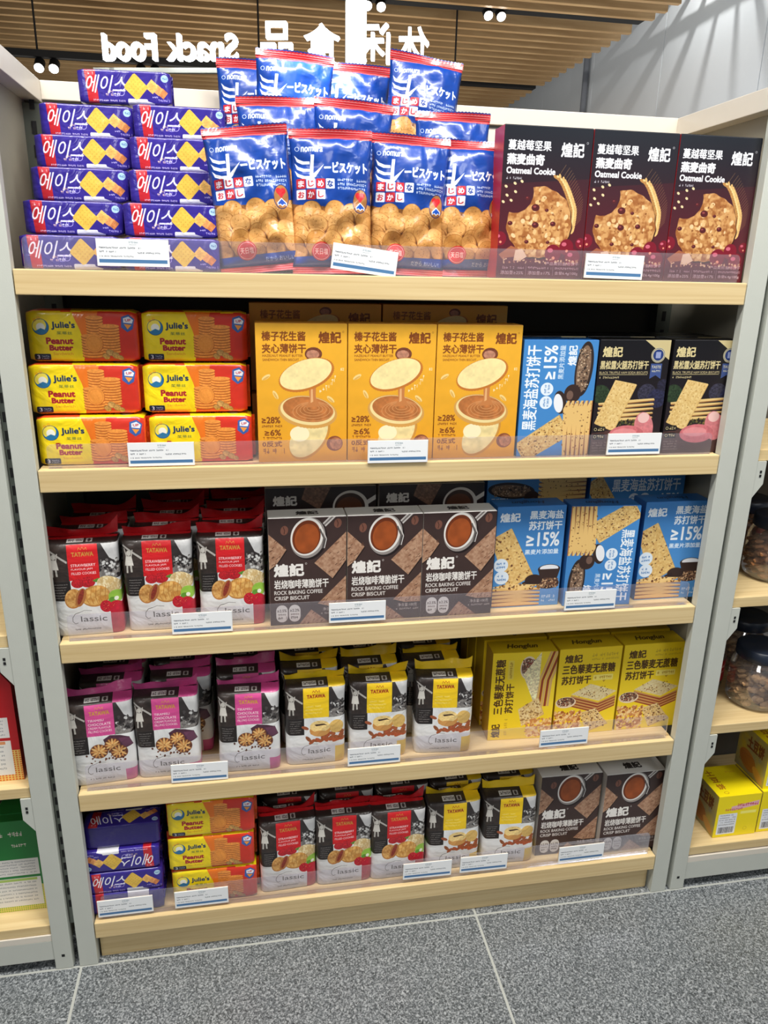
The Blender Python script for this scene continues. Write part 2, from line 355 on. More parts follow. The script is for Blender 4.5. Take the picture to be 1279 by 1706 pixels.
# --- black oatmeal cookie box
def art_oat():
    A = Art(365, 560, (20, 24, 32), 440, 4)
    A.rect(0, 0, 365, 560, (16, 22, 32), grad=(92, 26, 36))
    A.poly([(0, 210), (365, 180), (365, 560), (0, 560)], (58, 22, 30), alpha=.5, grad=(120, 30, 44))
    W = (242, 244, 248)
    A.text('蔓越莓坚果', 18, 50, 196, 88, W, bold=3); A.text('燕麦曲奇', 16, 98, 172, 140, W, bold=5); A.text('Oatmeal Cookie', 16, 146, 220, 172, W, bold=3.5)
    A.scrib(18, 182, 80, 192, (200, 200, 208)); A.text(LOGO, 236, 52, 334, 106, W, bold=4.5); A.ring(344, 52, 4, 4, 1, W)
    for i in range(22):
        t = i / 21; x = 232 + 104 * t ** .62 - 24 * max(0, t - .6) ** 1.2 * 4; y = 178 + 196 * t
        A.line([(x, y), (x + 30 + 10 * t, y - 46)], 1.3, (170, 134, 86), alpha=.7)
        for sgn in (-1, 1): A.ell(x + sgn * 8, y, 6, 13, (222, 180, 112) if sgn > 0 else (182, 132, 72), rot=-34 + sgn * 26 + 34 * t, n=14, tex=.3, cell=4)
        A.ell(x, y, 4, 9, (238, 204, 140), rot=-30 + 34 * t, n=10)
    A.line([(308, 372), (298, 404), (280, 440)], 3, (200, 160, 96))
    cx, cy, r = 168, 348, 136
    P = []
    for i in range(120):
        t = 2 * math.pi * i / 120; rr = r * (1 + .018 * math.sin(7 * t) + .012 * math.sin(17 * t + 1))
        x, y = cx + rr * math.cos(t) * 1.0, cy + rr * math.sin(t) * .98
        d = math.hypot(x - 62, y - 240)
        if d < 74: x, y = 62 + (x - 62) * 74 / d, 240 + (y - 240) * 74 / d
        P.append((x, y))
    P.append(P[0]); 
    A.poly([(x + 4, y + 6) for x, y in P], (60, 26, 18)); A.poly(P, (210, 158, 98), tex=.9, cell=16, col2=(160, 98, 48))
    ins = lambda x, y: math.hypot(x - cx, y - cy) < r * .9 and math.hypot(x - 62, y - 240) > 84
    A.dots(130, (30, 210, 300, 480), 9, [(228, 186, 128), (216, 168, 104), (190, 132, 74), (236, 200, 150)], ins)
    A.dots(40, (30, 210, 300, 480), 4, [(140, 84, 40), (120, 70, 36)], ins)
    for x, y, q in ((112, 258, 7), (148, 292, 13), (152, 356, 11), (226, 350, 9), (46, 352, 8), (196, 300, 6), (120, 420, 7), (210, 420, 6)):
        A.ell(x, y, q * 1.3, q, (84, 26, 30)); A.ell(x - q * .3, y - q * .3, q * .5, q * .3, (150, 70, 70))
    for x, y in ((20, 218), (56, 206), (84, 198), (26, 250), (12, 274), (60, 236), (44, 268)): A.ell(x, y, 7, 5, (226, 208, 160), rot=30, n=12)
    for x, y, q in ((8, 410, 26), (236, 462, 34), (292, 436, 30), (322, 476, 32), (350, 420, 20)):
        A.ell(x, y, q, q * 1.02, (126, 20, 40)); A.ell(x - q * .35, y - q * .35, q * .35, q * .25, (226, 120, 140), alpha=.8); A.ell(x + q * .1, y + q * .5, q * .2, q * .18, (236, 150, 120))
    A.poly([(6, 470), (56, 436), (92, 448), (70, 478), (20, 484)], (166, 98, 66)); A.poly([(70, 492), (76, 452), (104, 446), (126, 476), (100, 492)], (226, 190, 160))
    A.dots(40, (10, 484, 350, 500), 5, [(220, 180, 140), (180, 120, 90)])
    A.text('产品类别:曲奇饼干', 208, 494, 352, 508, (236, 206, 206), bold=1)
    for j, (t, x0, x1) in enumerate((('添加量≥25%', 18, 116), ('添加量≥17%', 134, 232), ('含量6.4g/100g', 250, 352))):
        A.scrib(x0, 514, x1, 524, (220, 180, 186)); A.text(t, x0, 530, x1, 546, (240, 220, 222), bold=1.5)
        if j: A.line([(x0 - 8, 512), (x0 - 8, 548)], 1.2, (220, 180, 186))
    return A
# --- peanut butter packs
def art_julie():
    A = Art(505, 240, (250, 222, 24), 500, 5)
    A.rect(0, 0, 505, 240, (246, 218, 22), tex=.08, cell=40)
    A.poly([(205, 0), (505, 0), (505, 240), (245, 240), (262, 170), (240, 90)], (214, 52, 34), tex=.1, cell=50); A.poly([(205, 0), (330, 0), (300, 110), (262, 170), (240, 90)], (236, 120, 30))
    A.ell(62, 78, 37, 36, (34, 110, 170)); A.ell(56, 70, 32, 32, (250, 232, 90)); A.ell(62, 80, 20, 20, (245, 245, 235)); A.poly([(34, 98), (62, 84), (92, 96), (78, 112), (48, 112)], (40, 120, 170)); A.ell(38, 46, 9, 8, (244, 190, 30)); A.ell(56, 38, 9, 8, (244, 190, 30)); A.ring(62, 78, 38, 37, 2, (30, 60, 110))
    A.text("Julie's", 110, 52, 220, 92, (26, 48, 96), bold=4); A.text('茱蒂丝', 132, 98, 204, 114, (60, 84, 60), bold=1)
    A.text('Peanut', 80, 126, 206, 158, (168, 28, 44), bold=5); A.text('Butter', 92, 160, 202, 188, (168, 28, 44), bold=5); A.text('Sandwich', 108, 194, 200, 208, (222, 140, 30), bold=1)
    A.rrect(20, 202, 96, 232, 7, (28, 36, 60)); A.text('3', 32, 207, 46, 227, (240, 240, 245), bold=2); A.scrib(54, 210, 88, 217, (200, 205, 215)); A.scrib(54, 220, 84, 226, (200, 205, 215))
    for cx, y0, y1, rx in ((310, 30, 112, 40), (375, 62, 190, 48), (292, 112, 210, 50)):
        y = y1
        while y > y0:
            A.ell(cx, y + 3, rx, 11, (168, 84, 30)); A.ell(cx, y, rx, 10, (236, 150, 66), tex=.2, cell=8); y -= 13
    A.ell(302, 156, 41, 42, (196, 104, 40)); A.ell(300, 154, 40, 41, (244, 160, 70), tex=.25, cell=6, col2=(226, 138, 52)); A.ring(300, 154, 34, 35, 1.5, (206, 120, 50))
    for x, y, r in ((352, 214, 18), (372, 196, 20), (398, 210, 20), (418, 220, 16)): A.ell(x, y, r, r * .75, (196, 150, 84), rot=25, tex=.4, cell=5); A.ring(x, y, r, r * .75, 1.5, (140, 98, 50), rot=25)
    A.poly([(436, 30), (470, 18), (496, 40), (486, 86), (460, 100), (432, 78)], (60, 96, 168)); A.poly([(444, 36), (470, 28), (490, 44), (484, 60), (444, 56)], (230, 234, 240)); A.poly([(446, 62), (482, 66), (462, 88)], (236, 150, 60)); A.text('UP', 452, 38, 480, 52, (190, 40, 50), bold=2)
    A.scrib(20, 234, 150, 239, (90, 80, 30))
    return A
def art_julie_top():
    A = Art(505, 120, (250, 222, 24), 400, 6)
    A.poly([(300, 0), (505, 0), (505, 120), (330, 120)], (222, 74, 34)); A.ell(90, 60, 34, 34, (34, 110, 170)); A.ell(88, 56, 26, 26, (250, 240, 150))
    A.text("Julie's", 140, 34, 260, 84, (26, 48, 96), bold=4)
    A.a = A.a[::-1, ::-1]; return A
# --- hazelnut box
BR = (128, 66, 26)
def hazel_pic(A, ox, oy, s=1.0):
    p = lambda x, y: (ox + x * s, oy + y * s)
    A.ell(*p(265, 134), 40 * s, 30 * s, (120, 66, 44), tex=.4, cell=8); A.poly([p(238, 118), p(286, 106), p(276, 128)], (110, 58, 40)); A.ell(*p(262, 136), 30 * s, 20 * s, (186, 130, 104), tex=.3, cell=9)
    A.ell(*p(244, 516), 76 * s, 122 * s, (206, 146, 62), rot=40, scallop=.02, ns=50); A.ell(*p(239, 512), 72 * s, 116 * s, (242, 222, 160), rot=40, tex=.2, cell=30); A.ell(*p(196, 500), 46 * s, 36 * s, (250, 238, 196))
    A.ell(*p(236, 398), 138 * s, 74 * s, (214, 160, 84), rot=8, scallop=.03, ns=52); A.ell(*p(236, 392), 130 * s, 66 * s, (242, 220, 156), rot=8); A.ell(*p(238, 386), 120 * s, 58 * s, (188, 116, 62), rot=8, tex=.3, cell=24)
    for i in range(5): A.ring(*p(262, 380 + i * 4), (30 + i * 17) * s, (14 + i * 8) * s, 3 * s, (222, 162, 106), alpha=.75)
    A.poly([p(240, 270), p(276, 268), p(274, 330), p(296, 372), p(226, 378), p(246, 340)], (200, 128, 72)); A.poly([p(252, 280), p(260, 280), p(262, 350), p(250, 356)], (232, 178, 122))
    A.ell(*p(232, 228), 132 * s, 68 * s, (198, 120, 48), rot=-18, scallop=.03, ns=52); A.ell(*p(229, 224), 126 * s, 63 * s, (246, 226, 162), rot=-18, tex=.12, cell=20)
    A.ell(*p(364, 548), 39 * s, 36 * s, (140, 80, 52)); A.ell(*p(370, 548), 30 * s, 29 * s, (186, 122, 84), tex=.4, cell=8)
    for x, y, r in ((44, 238, -30), (86, 318, 60), (345, 340, 40)): A.ell(*p(x, y), 22 * s, 9 * s, (244, 214, 140), rot=r); A.ell(*p(x, y + 4), 18 * s, 4 * s, (222, 174, 90), rot=r)
def art_hazel():
    A = Art(423, 632, (240, 178, 52), 460, 7); A.rect(0, 0, 423, 632, (240, 178, 52), grad=(232, 164, 40), tex=.05, cell=50)
    hazel_pic(A, 0, 0)
    A.text('榛子花生酱', 28, 34, 230, 78, BR, bold=3.5); A.text('夹心薄饼干', 28, 88, 232, 132, BR, bold=3.5)
    A.text('HAZELNUT PEANUT BUTTER', 30, 136, 216, 148, BR, bold=1.4); A.text('SANDWICH THIN BISCUIT', 30, 154, 198, 166, BR, bold=1.4)
    A.text(LOGO, 288, 34, 396, 88, BR, bold=5); A.ring(404, 36, 4, 4, 1, BR)
    A.text('≥28%', 18, 418, 106, 450, BR, bold=3); A.scrib(18, 456, 112, 468, BR); A.text('≥6%', 30, 478, 108, 508, BR, bold=3); A.scrib(16, 512, 112, 524, BR)
    A.text('0反式', 18, 532, 112, 560, BR, bold=2.5); A.scrib(22, 566, 110, 592, (150, 90, 40))
    for i in range(8): t = i / 7; A.scrib(292 + 100 * t, 296 - 70 * t - 30 * t * t, 304 + 100 * t, 310 - 70 * t - 30 * t * t, (255, 244, 214))
    return A
def art_hazel_wide():
    A = Art(632, 423, (236, 172, 56), 420, 8); hazel_pic(A, 170, -60, .72)
    A.text('榛子花生酱', 50, 30, 240, 74, BR, bold=3); A.text('夹心薄饼干', 50, 86, 240, 130, BR, bold=3); A.text(LOGO, 470, 40, 580, 96, BR, bold=5); return A
# --- blue rye cracker box
BL = (74, 140, 204)
RB = [(150, 104, 60), (110, 66, 44), (196, 150, 84), (130, 96, 60)]
def art_rye():
    A = Art(275, 418, BL, 400, 9); A.rect(0, 0, 275, 418, (66, 132, 200), grad=(84, 150, 212)); W = (246, 250, 255)
    A.text(LOGO, 12, 24, 94, 62, W, bold=3.5); A.text('黑麦海盐', 130, 18, 266, 54, W, bold=3); A.text('苏打饼干', 128, 60, 264, 98, W, bold=3)
    A.text('≥15%', 122, 106, 258, 166, W, bold=4); A.text('黑麦片添加量', 120, 176, 258, 198, W, bold=1.6)
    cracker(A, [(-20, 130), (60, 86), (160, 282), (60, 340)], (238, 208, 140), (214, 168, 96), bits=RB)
    A.ell(226, 262, 46, 20, (60, 44, 40)); A.ell(226, 258, 38, 14, (236, 238, 242)); A.poly([(180, 262), (272, 262), (260, 310), (196, 310)], (60, 44, 40))
    A.ell(226, 322, 46, 24, (84, 60, 50)); A.dots(120, (186, 304, 268, 342), 4, [(206, 170, 130), (120, 84, 62), (160, 124, 90), (60, 44, 40)])
    A.ell(166, 306, 36, 24, (56, 40, 36)); A.poly([(118, 316), (150, 302), (156, 318), (124, 326)], (50, 36, 34))
    for i in range(5): y = 336 + i * 16; A.poly([(-4, y), (110, y - 6), (196, y + 4), (196, y + 11), (100, y + 12), (-4, y + 10)], (232, 190, 120)); A.poly([(-4, y + 9), (100, y + 11), (196, y + 10), (196, y + 14), (-4, y + 15)], (150, 96, 60))
    A.poly([(-4, 330), (60, 318), (196, 326), (110, 346)], (240, 206, 140)); A.dots(30, (0, 322, 190, 344), 5, RB)
    for x, y in ((28, 238), (34, 290)): A.ell(x, y, 29, 28, (226, 238, 250)); A.scrib(x - 18, y - 12, x + 18, y - 2, (50, 110, 180)); A.scrib(x - 18, y + 3, x + 18, y + 13, (50, 110, 180))
    A.scrib(204, 372, 262, 386, (220, 232, 246)); A.scrib(204, 392, 262, 402, (220, 232, 246)); return A
def art_rye_wide():
    A = Art(555, 350, BL, 470, 10); A.rect(0, 0, 555, 350, (70, 138, 204)); W = (246, 250, 255)
    A.ell(420, 290, 130, 42, (48, 38, 36), rot=4); A.ell(420, 288, 112, 32, (130, 104, 84), rot=4); A.dots(200, (318, 262, 520, 314), 4, [(206, 180, 150), (110, 84, 62), (160, 134, 110), (50, 40, 36)])
    A.ell(262, 190, 56, 30, (56, 42, 38), rot=-10); A.ell(258, 182, 46, 22, (240, 242, 246), rot=-10); A.ell(304, 246, 44, 40, (58, 42, 38)); A.ell(296, 234, 22, 16, (116, 90, 78))
    cracker(A, [(-30, 40), (60, -10), (200, 190), (100, 250)], (238, 208, 140), (210, 166, 96), nh=(4, 6), bits=RB)
    for i in range(6): y = 222 + i * 22; A.poly([(-5, y), (230, y - 14), (270, y + 4), (270, y + 14), (-5, y + 16)], (234, 194, 122)); A.poly([(-5, y + 13), (270, y + 13), (270, y + 18), (-5, y + 20)], (156, 100, 62))
    A.dots(60, (0, 210, 260, 345), 4, RB)
    A.text('黑麦海盐苏打饼干', 128, 14, 532, 84, W, bold=4); A.text('≥15%', 372, 96, 532, 160, W, bold=5); A.text('黑麦片添加量', 372, 168, 532, 196, W, bold=2); A.text(LOGO, 436, 208, 532, 252, W, bold=4)
    for x in (262, 326): A.ell(x, 122, 31, 30, (232, 242, 252)); A.scrib(x - 20, 110, x + 20, 120, (50, 110, 180)); A.scrib(x - 20, 126, x + 20, 136, (50, 110, 180))
    return A
# --- black truffle ham cracker box
def art_truffle():
    A = Art(335, 520, (20, 18, 24), 420, 11); A.rect(0, 0, 335, 520, (16, 15, 20), grad=(48, 34, 38)); G = (220, 204, 150)
    A.poly([(210, 0), (335, 0), (335, 88)], (206, 190, 140)); A.ell(280, 66, 34, 34, (206, 196, 150)); A.ell(280, 66, 25, 25, (40, 60, 120)); A.rrect(268, 52, 292, 80, 3, (150, 160, 200)); A.ring(280, 66, 31, 31, 2, (70, 80, 130))
    A.poly([(250, 104), (304, 104), (304, 172), (278, 156), (250, 172)], (64, 84, 140)); A.text('TASTE', 254, 112, 300, 126, (230, 220, 180), bold=1.5); A.scrib(258, 132, 296, 142, (220, 214, 180))
    A.text(LOGO, 14, 28, 110, 76, G, bold=4.5); A.text('黑松露火腿苏打饼干', 8, 90, 240, 130, G, bold=3); A.text('BLACK TRUFFLE HAM SODA BISCUITS', 8, 138, 240, 150, G, bold=1.2); A.line([(8, 153), (238, 153)], 1.5, G); A.scrib(10, 160, 104, 171, G)
    for x, y, r, c in ((246, 236, 44, (52, 50, 66)), (300, 260, 46, (44, 44, 70)), (24, 240, 44, (44, 60, 40)), (320, 200, 28, (40, 38, 56))): A.ell(x, y, r, r * .95, c, tex=.9, cell=6)
    for i in range(5): y = 268 + i * 20; A.poly([(18, y + 12), (150, y), (285, y - 8 + i * 1), (290, y), (150, y + 14), (20, y + 22)], (232, 198, 130)); A.poly([(20, y + 20), (150, y + 13), (290, y), (288, y + 5), (150, y + 18), (24, y + 26)], (160, 110, 60))
    A.dots(90, (110, 360, 220, 420), 7, [(60, 70, 40), (96, 90, 50), (44, 40, 30), (130, 110, 60)])
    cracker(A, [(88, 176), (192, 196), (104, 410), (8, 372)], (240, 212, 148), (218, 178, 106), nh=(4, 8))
    A.poly([(0, 420), (120, 400), (335, 420), (335, 520), (0, 520)], (90, 62, 56), alpha=.8)
    A.ell(252, 392, 46, 70, (214, 128, 132), rot=-14, tex=.2, cell=14); A.ell(246, 350, 28, 24, (240, 196, 190)); A.ell(170, 428, 86, 44, (210, 116, 122), tex=.25, cell=16); A.ell(160, 420, 60, 22, (232, 160, 160), alpha=.7)
    for y in (388, 422): A.rrect(6, y, 66, y + 26, 8, (30, 26, 26)); A.ring(18, y + 13, 7, 7, 2, G); A.scrib(30, y + 6, 60, y + 20, G)
    for j in range(4): A.scrib(10, 460 + j * 12, 80, 468 + j * 12, (170, 160, 150), alpha=.5)
    return A
# --- coffee crisp biscuit box
def art_coffee():
    A = Art(420, 560, (58, 42, 40), 460, 12); A.rect(0, 0, 420, 560, (60, 44, 42), grad=(74, 56, 52), tex=.1, cell=60); W = (242, 238, 232)
    for q in ([(-10, 70), (95, 160), (40, 235), (-10, 270)], [(245, 235), (440, 60), (440, 200), (345, 320)], [(262, 452), (440, 290), (440, 470), (330, 470)], [(140, 580), (225, 482), (330, 560), (320, 580)]):
        A.poly([(x + 4, y + 5) for x, y in q], (36, 24, 22)); A.poly(q, (190, 152, 124), tex=.7, cell=12, col2=(160, 118, 92))
        P = np.array(q, float)
        for i in range(16):
            u, v = A.rs.rand(), A.rs.rand(); c = (P[0] * (1 - u) + P[1] * u) * (1 - v) + (P[3] * (1 - u) + P[2] * u) * v
            A.line([tuple(c), tuple(c + (12, -9))], 3, (96, 62, 46))
    A.line([(300, 40), (380, -30)], 24, (205, 200, 196)); A.line([(300, 40), (380, -30)], 8, (120, 112, 108))
    A.ell(220, 112, 94, 108, (36, 26, 26), rot=24); A.ell(212, 104, 92, 106, (150, 142, 138), rot=24); A.ell(206, 98, 86, 98, (232, 228, 222), rot=24); A.ell(204, 100, 74, 88, (112, 50, 22), rot=24); A.ell(206, 106, 64, 76, (158, 78, 34), rot=24, tex=.2, cell=40)
    A.line([(276, 60), (300, 110), (290, 160)], 9, (90, 84, 82)); A.line([(290, 60), (312, 112), (300, 160)], 5, (214, 210, 206))
    for x, y in ((86, 62), (374, 34)): A.ell(x, y, 20, 24, (120, 78, 64), rot=20); A.line([(x - 6, y - 18), (x + 2, y), (x - 2, y + 18)], 3, (50, 30, 26))
    A.text(LOGO, 24, 232, 190, 302, W, bold=8); A.ring(200, 236, 5, 5, 1.5, W)
    A.text('岩烧咖啡薄脆饼干', 24, 316, 324, 366, W, bold=3.5); A.text('ROCK BAKING COFFEE', 24, 374, 290, 396, W, bold=2.2); A.text('CRISP BISCUIT', 24, 404, 218, 426, W, bold=2.2)
    for x, t in ((32, '≥2.5%'), (102, '≥2.2%')): A.rrect(x, 452, x + 64, 544, 30, (226, 222, 216)); A.text(t, x + 6, 474, x + 58, 490, (60, 44, 40), bold=1.5); A.scrib(x + 10, 498, x + 54, 508, (90, 70, 64)); A.scrib(x + 10, 514, x + 54, 528, (60, 44, 40))
    A.text('净含量:100克', 290, 474, 402, 494, (214, 206, 198), bold=1); A.scrib(280, 500, 408, 512, (190, 180, 172)); return A
def art_coffee_wide():
    A = Art(560, 376, (40, 30, 30), 400, 13); W = (214, 210, 204)
    A.poly([(200, 0), (330, 0), (270, 120), (180, 60)], (120, 90, 74), tex=.5, cell=9)
    A.line([(480, 110), (590, 40)], 22, W); A.ell(430, 110, 92, 88, W); A.ell(426, 110, 78, 74, (60, 40, 34)); A.ell(424, 116, 66, 60, (92, 54, 36))
    A.text(LOGO, 36, 40, 160, 96, W, bold=7); A.text('岩烧咖啡薄脆饼干', 36, 240, 330, 286, W, bold=3); return A
def art_top(bg, col, word, W=420, H=150, flip=True, dark=None):
    A = Art(W, H, bg, 300, 14)
    if word == LOGO: A.text(word, 150, 40, 276, 104, col, bold=7)
    else: A.text(word, 110, 44, 310, 112, col, bold=5, shear=.35)
    if flip: A.a = A.a[::-1, ::-1]
    return A
# --- yellow quinoa cracker box
YL = (246, 212, 28); YT = (74, 44, 18)
def quinoa_stack(A, ox, oy, s):
    p = lambda x, y: (ox + x * s, oy + y * s)
    for i in range(4):
        y = 232 + i * 13
        A.poly([p(66, y - 28), p(188, y + 14), p(262, y - 16), p(262, y - 8), p(188, y + 24), p(66, y - 18)], (206, 156, 90)); A.poly([p(66, y - 20), p(188, y + 20), p(262, y - 8), p(262, y - 3), p(188, y + 27), p(66, y - 15)], (150, 60, 40))
    A.poly([p(66, 200), p(146, 156), p(264, 198), p(190, 240)], (240, 226, 180), tex=.5, cell=6, col2=(224, 200, 140)); A.dots(40, (ox + 100 * s, oy + 172 * s, ox + 230 * s, oy + 220 * s), 3, [(120, 90, 50), (170, 120, 70)])
def art_quinoa():
    A = Art(268, 400, YL, 400, 15); A.rect(0, 0, 268, 400, YL, grad=(250, 220, 50))
    quinoa_stack(A, 0, 10, 1); A.ell(46, 246, 44, 26, (240, 220, 190)); A.ell(46, 243, 38, 21, (120, 84, 66)); A.dots(110, (12, 226, 80, 262), 3, [(240, 226, 200), (150, 60, 50), (50, 30, 26), (200, 160, 120)])
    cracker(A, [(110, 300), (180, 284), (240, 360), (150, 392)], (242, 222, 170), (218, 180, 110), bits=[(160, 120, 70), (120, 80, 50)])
    A.dots(260, (2, 290, 120, 396), 7, [(236, 190, 120), (206, 140, 80), (246, 216, 160), (170, 100, 50)])
    A.text(LOGO, 24, 26, 100, 64, YT, bold=3); A.text('三色藜麦无蔗糖', 18, 72, 246, 116, YT, bold=3); A.text('苏打饼干', 18, 124, 146, 164, YT, bold=3)
    A.rrect(154, 126, 240, 152, 3, (250, 232, 120)); A.scrib(160, 132, 234, 146, (190, 150, 40)); A.poly([(196, 152), (210, 152), (202, 162)], (196, 150, 30))
    for x in (140, 200): A.scrib(x, 26, x + 52, 42, (206, 170, 40)); A.scrib(x, 48, x + 52, 58, (206, 170, 40))
    return A
def art_quinoa_wide():
    A = Art(400, 268, YL, 400, 16); A.rect(0, 0, 400, 268, YL, grad=(250, 220, 50))
    A.ell(330, 150, 52, 34, (240, 220, 190)); A.ell(330, 148, 44, 27, (120, 84, 66)); A.dots(120, (294, 126, 366, 172), 3, [(240, 226, 200), (150, 60, 50), (50, 30, 26), (200, 160, 120)])
    for i in range(5): A.poly([(150, 190 + i * 12), (270, 196 + i * 12), (400, 236 + i * 12), (400, 246 + i * 12), (270, 206 + i * 12), (150, 200 + i * 12)], ((220, 176, 110), (150, 60, 40))[i % 2])
    A.poly([(150, 190), (300, 130), (400, 200), (270, 200)], (240, 226, 180), tex=.5, cell=6)
    cracker(A, [(60, 140), (140, 120), (190, 200), (110, 230)], (242, 222, 170), (218, 180, 110), bits=[(160, 120, 70)])
    A.dots(200, (10, 160, 90, 264), 7, [(236, 190, 120), (206, 140, 80), (246, 216, 160)])
    A.text('三色藜麦无蔗糖', 120, 14, 372, 56, YT, bold=3); A.text('苏打饼干', 124, 62, 262, 98, YT, bold=3); A.text(LOGO, 12, 12, 76, 50, YT, bold=3); A.rrect(280, 66, 366, 90, 3, (240, 214, 80)); A.scrib(286, 72, 360, 84, (170, 130, 40)); A.scrib(20, 66, 96, 80, (200, 164, 40)); return A
# --- "Classic" pouches, three flavours
def art_classic(kind):
    colr = {'berry': (206, 28, 34), 'choc': (208, 76, 142), 'almond': (244, 204, 30)}[kind]
    A = Art(380, 560, (234, 234, 232), 440, {'berry': 17, 'choc': 18, 'almond': 19}[kind])
    A.rect(0, 0, 380, 560, (232, 233, 232), tex=.06, cell=60); D = (52, 42, 38)
    A.rect(0, 0, 380, 26, colr); A.rect(0, 24, 380, 76, (46, 38, 36)); A.rect(108, 40, 196, 62, (226, 224, 220)); A.scrib(116, 44, 190, 58, (70, 60, 60)); A.rect(210, 42, 244, 62, (190, 186, 182)); A.ell(227, 52, 9, 8, (60, 50, 50))
    if kind == 'almond' or kind == 'choc': A.rect(270, 24, 380, 76, colr)
    else: A.rect(0, 24, 380, 40, colr)
    A.rect(0, 74, 114, 258, D, tex=.5, cell=30); A.poly([(0, 96), (10, 92), (108, 158), (104, 168)], (176, 172, 166))
    A.ell(36, 134, 13, 13, (200, 196, 188)); A.poly([(20, 148), (52, 148), (60, 198), (12, 198)], (206, 202, 194)); A.poly([(20, 198), (30, 198), (28, 236), (18, 236)], (190, 186, 178)); A.poly([(40, 198), (50, 198), (52, 232), (42, 232)], (190, 186, 178)); A.line([(24, 150), (12, 110)], 6, (196, 190, 182)); A.line([(50, 150), (58, 116)], 6, (196, 190, 182))
    A.rect(268, 74, 380, 258, (50, 44, 44)); A.poly([(290, 74), (380, 74), (380, 180), (330, 150)], (206, 206, 206)); A.poly([(268, 250), (268, 222), (330, 196), (380, 190), (380, 236), (356, 258), (276, 258)], (132, 128, 124), tex=.5, cell=9)
    A.dots(60, (280, 160, 372, 240), 9, [(200, 200, 198), (40, 36, 36), (110, 106, 104), (70, 66, 66)])
    A.poly([(0, 258), (114, 258), (114, 360), (20, 360), (0, 350)], (34, 28, 27))
    for j in range(6): A.scrib(24 + (j % 2) * 3, 272 + j * 14, 98 - (j * 7) % 24, 277 + j * 14, (210, 205, 200), alpha=.7)
    A.rect(110, 74, 272, 256, colr)
    tcol = {'berry': (200, 140, 60), 'choc': (204, 150, 70), 'almond': (160, 50, 24)}[kind]
    if True:
        A.text('TATAWA', 132, 112, 250, 136, tcol, bold=3.5); A.line([(168, 104), (174, 90), (184, 102), (192, 88), (202, 102), (212, 90), (216, 104)], 2.5, tcol)
        Wt = (250, 232, 232)
        if kind == 'berry':
            A.text('STRAWBERRY', 124, 172, 256, 188, Wt, bold=1.8); A.text('FLAVOUR JAM', 124, 194, 238, 208, Wt, bold=1.5); A.text('FILLED COOKIES', 124, 214, 256, 228, Wt, bold=1.5)
        elif kind == 'choc':
            A.text('TIRAMISU', 122, 158, 214, 172, Wt, bold=1.6); A.text('CHOCOLATE', 122, 180, 252, 196, Wt, bold=1.8); A.text('CREAM FLAVOUR', 122, 202, 252, 216, Wt, bold=1.2); A.text('FILLING COOKIES', 122, 222, 256, 236, Wt, bold=1.2)
        else:
            for j in range(3): A.scrib(124, 180 + j * 20, 220 + 12 * (j % 2), 190 + j * 20, (255, 236, 150), alpha=.7)
    if kind == 'berry':
        for x, y, r in ((152, 272, 34), (206, 268, 40)): A.ell(x, y, r, r * .7, (186, 30, 40), tex=.6, cell=4)
        A.poly([(230, 262), (262, 250), (280, 262), (250, 272)], (90, 140, 50))
        A.ell(318, 288, 66, 44, (240, 224, 182), rot=16, tex=.9, cell=14, col2=(206, 176, 120))
        for i in range(4): A.line([(276 + i * 26, 262), (292 + i * 26, 318)], 3, (196, 162, 104), alpha=.7)
        A.ell(240, 346, 78, 56, (186, 124, 58), rot=-12); A.ell(238, 342, 75, 53, (232, 184, 106), rot=-12, tex=.9, cell=16, col2=(204, 142, 66))
        for i in range(5): A.line([(196 + i * 26, 300 - i * 3), (186 + i * 26, 350), (202 + i * 24, 388)], 4, (184, 122, 56), alpha=.75)
        A.ell(122, 352, 46, 54, (182, 116, 54), rot=24); A.ell(120, 349, 43, 51, (226, 176, 104), rot=24, tex=.9, cell=14, col2=(190, 128, 62))
        A.ell(160, 348, 26, 52, (176, 112, 60), rot=22); A.ell(160, 344, 13, 44, (140, 52, 36), rot=22, tex=.5, cell=6)
        A.ell(348, 356, 40, 36, (150, 196, 70)); A.ell(330, 376, 24, 20, (96, 150, 50)); A.ell(350, 366, 12, 11, (240, 240, 220))
        for x, y, r in ((292, 404, 34), (342, 414, 38)):
            A.ell(x, y, r, r * .95, (190, 26, 44), tex=.4, cell=5); A.dots(14, (x - r * .6, y - r * .6, x + r * .6, y + r * .6), 2, [(236, 170, 110)])
        A.poly([(312, 420), (360, 396), (380, 400), (380, 560), (312, 560)], (190, 28, 52), tex=.2, cell=20); lx = 100
    elif kind == 'choc':
        A.poly([(200, 280), (240, 258), (300, 264), (350, 280), (370, 330), (310, 350), (270, 320), (210, 310)], (80, 44, 62), tex=.3, cell=30); A.poly([(290, 280), (350, 282), (366, 328), (316, 340)], (104, 60, 84))
        for cx, cy, r in ((170, 350, 52), (250, 318, 46), (286, 366, 50)):
            A.ell(cx, cy, r, r * .86, (120, 66, 36))
            for i in range(12): t = i * math.pi / 6; A.ell(cx + math.cos(t) * r * .52, cy + math.sin(t) * r * .45, r * .42, r * .12, (236, 190, 120) if i % 2 else (214, 150, 84), rot=math.degrees(t), n=16)
        A.dots(30, (90, 360, 340, 430), 7, [(90, 50, 36), (120, 72, 50)]); A.rect(312, 480, 380, 560, (206, 84, 146)); lx = 92
    else:
        for i in range(26):
            x, y = A.rs.uniform(130, 360), A.rs.uniform(350, 410); A.ell(x, y, 24, 11, (166 + A.rs.uniform(-20, 20), 88, 50), rot=A.rs.uniform(-50, 50), tex=.3, cell=6)
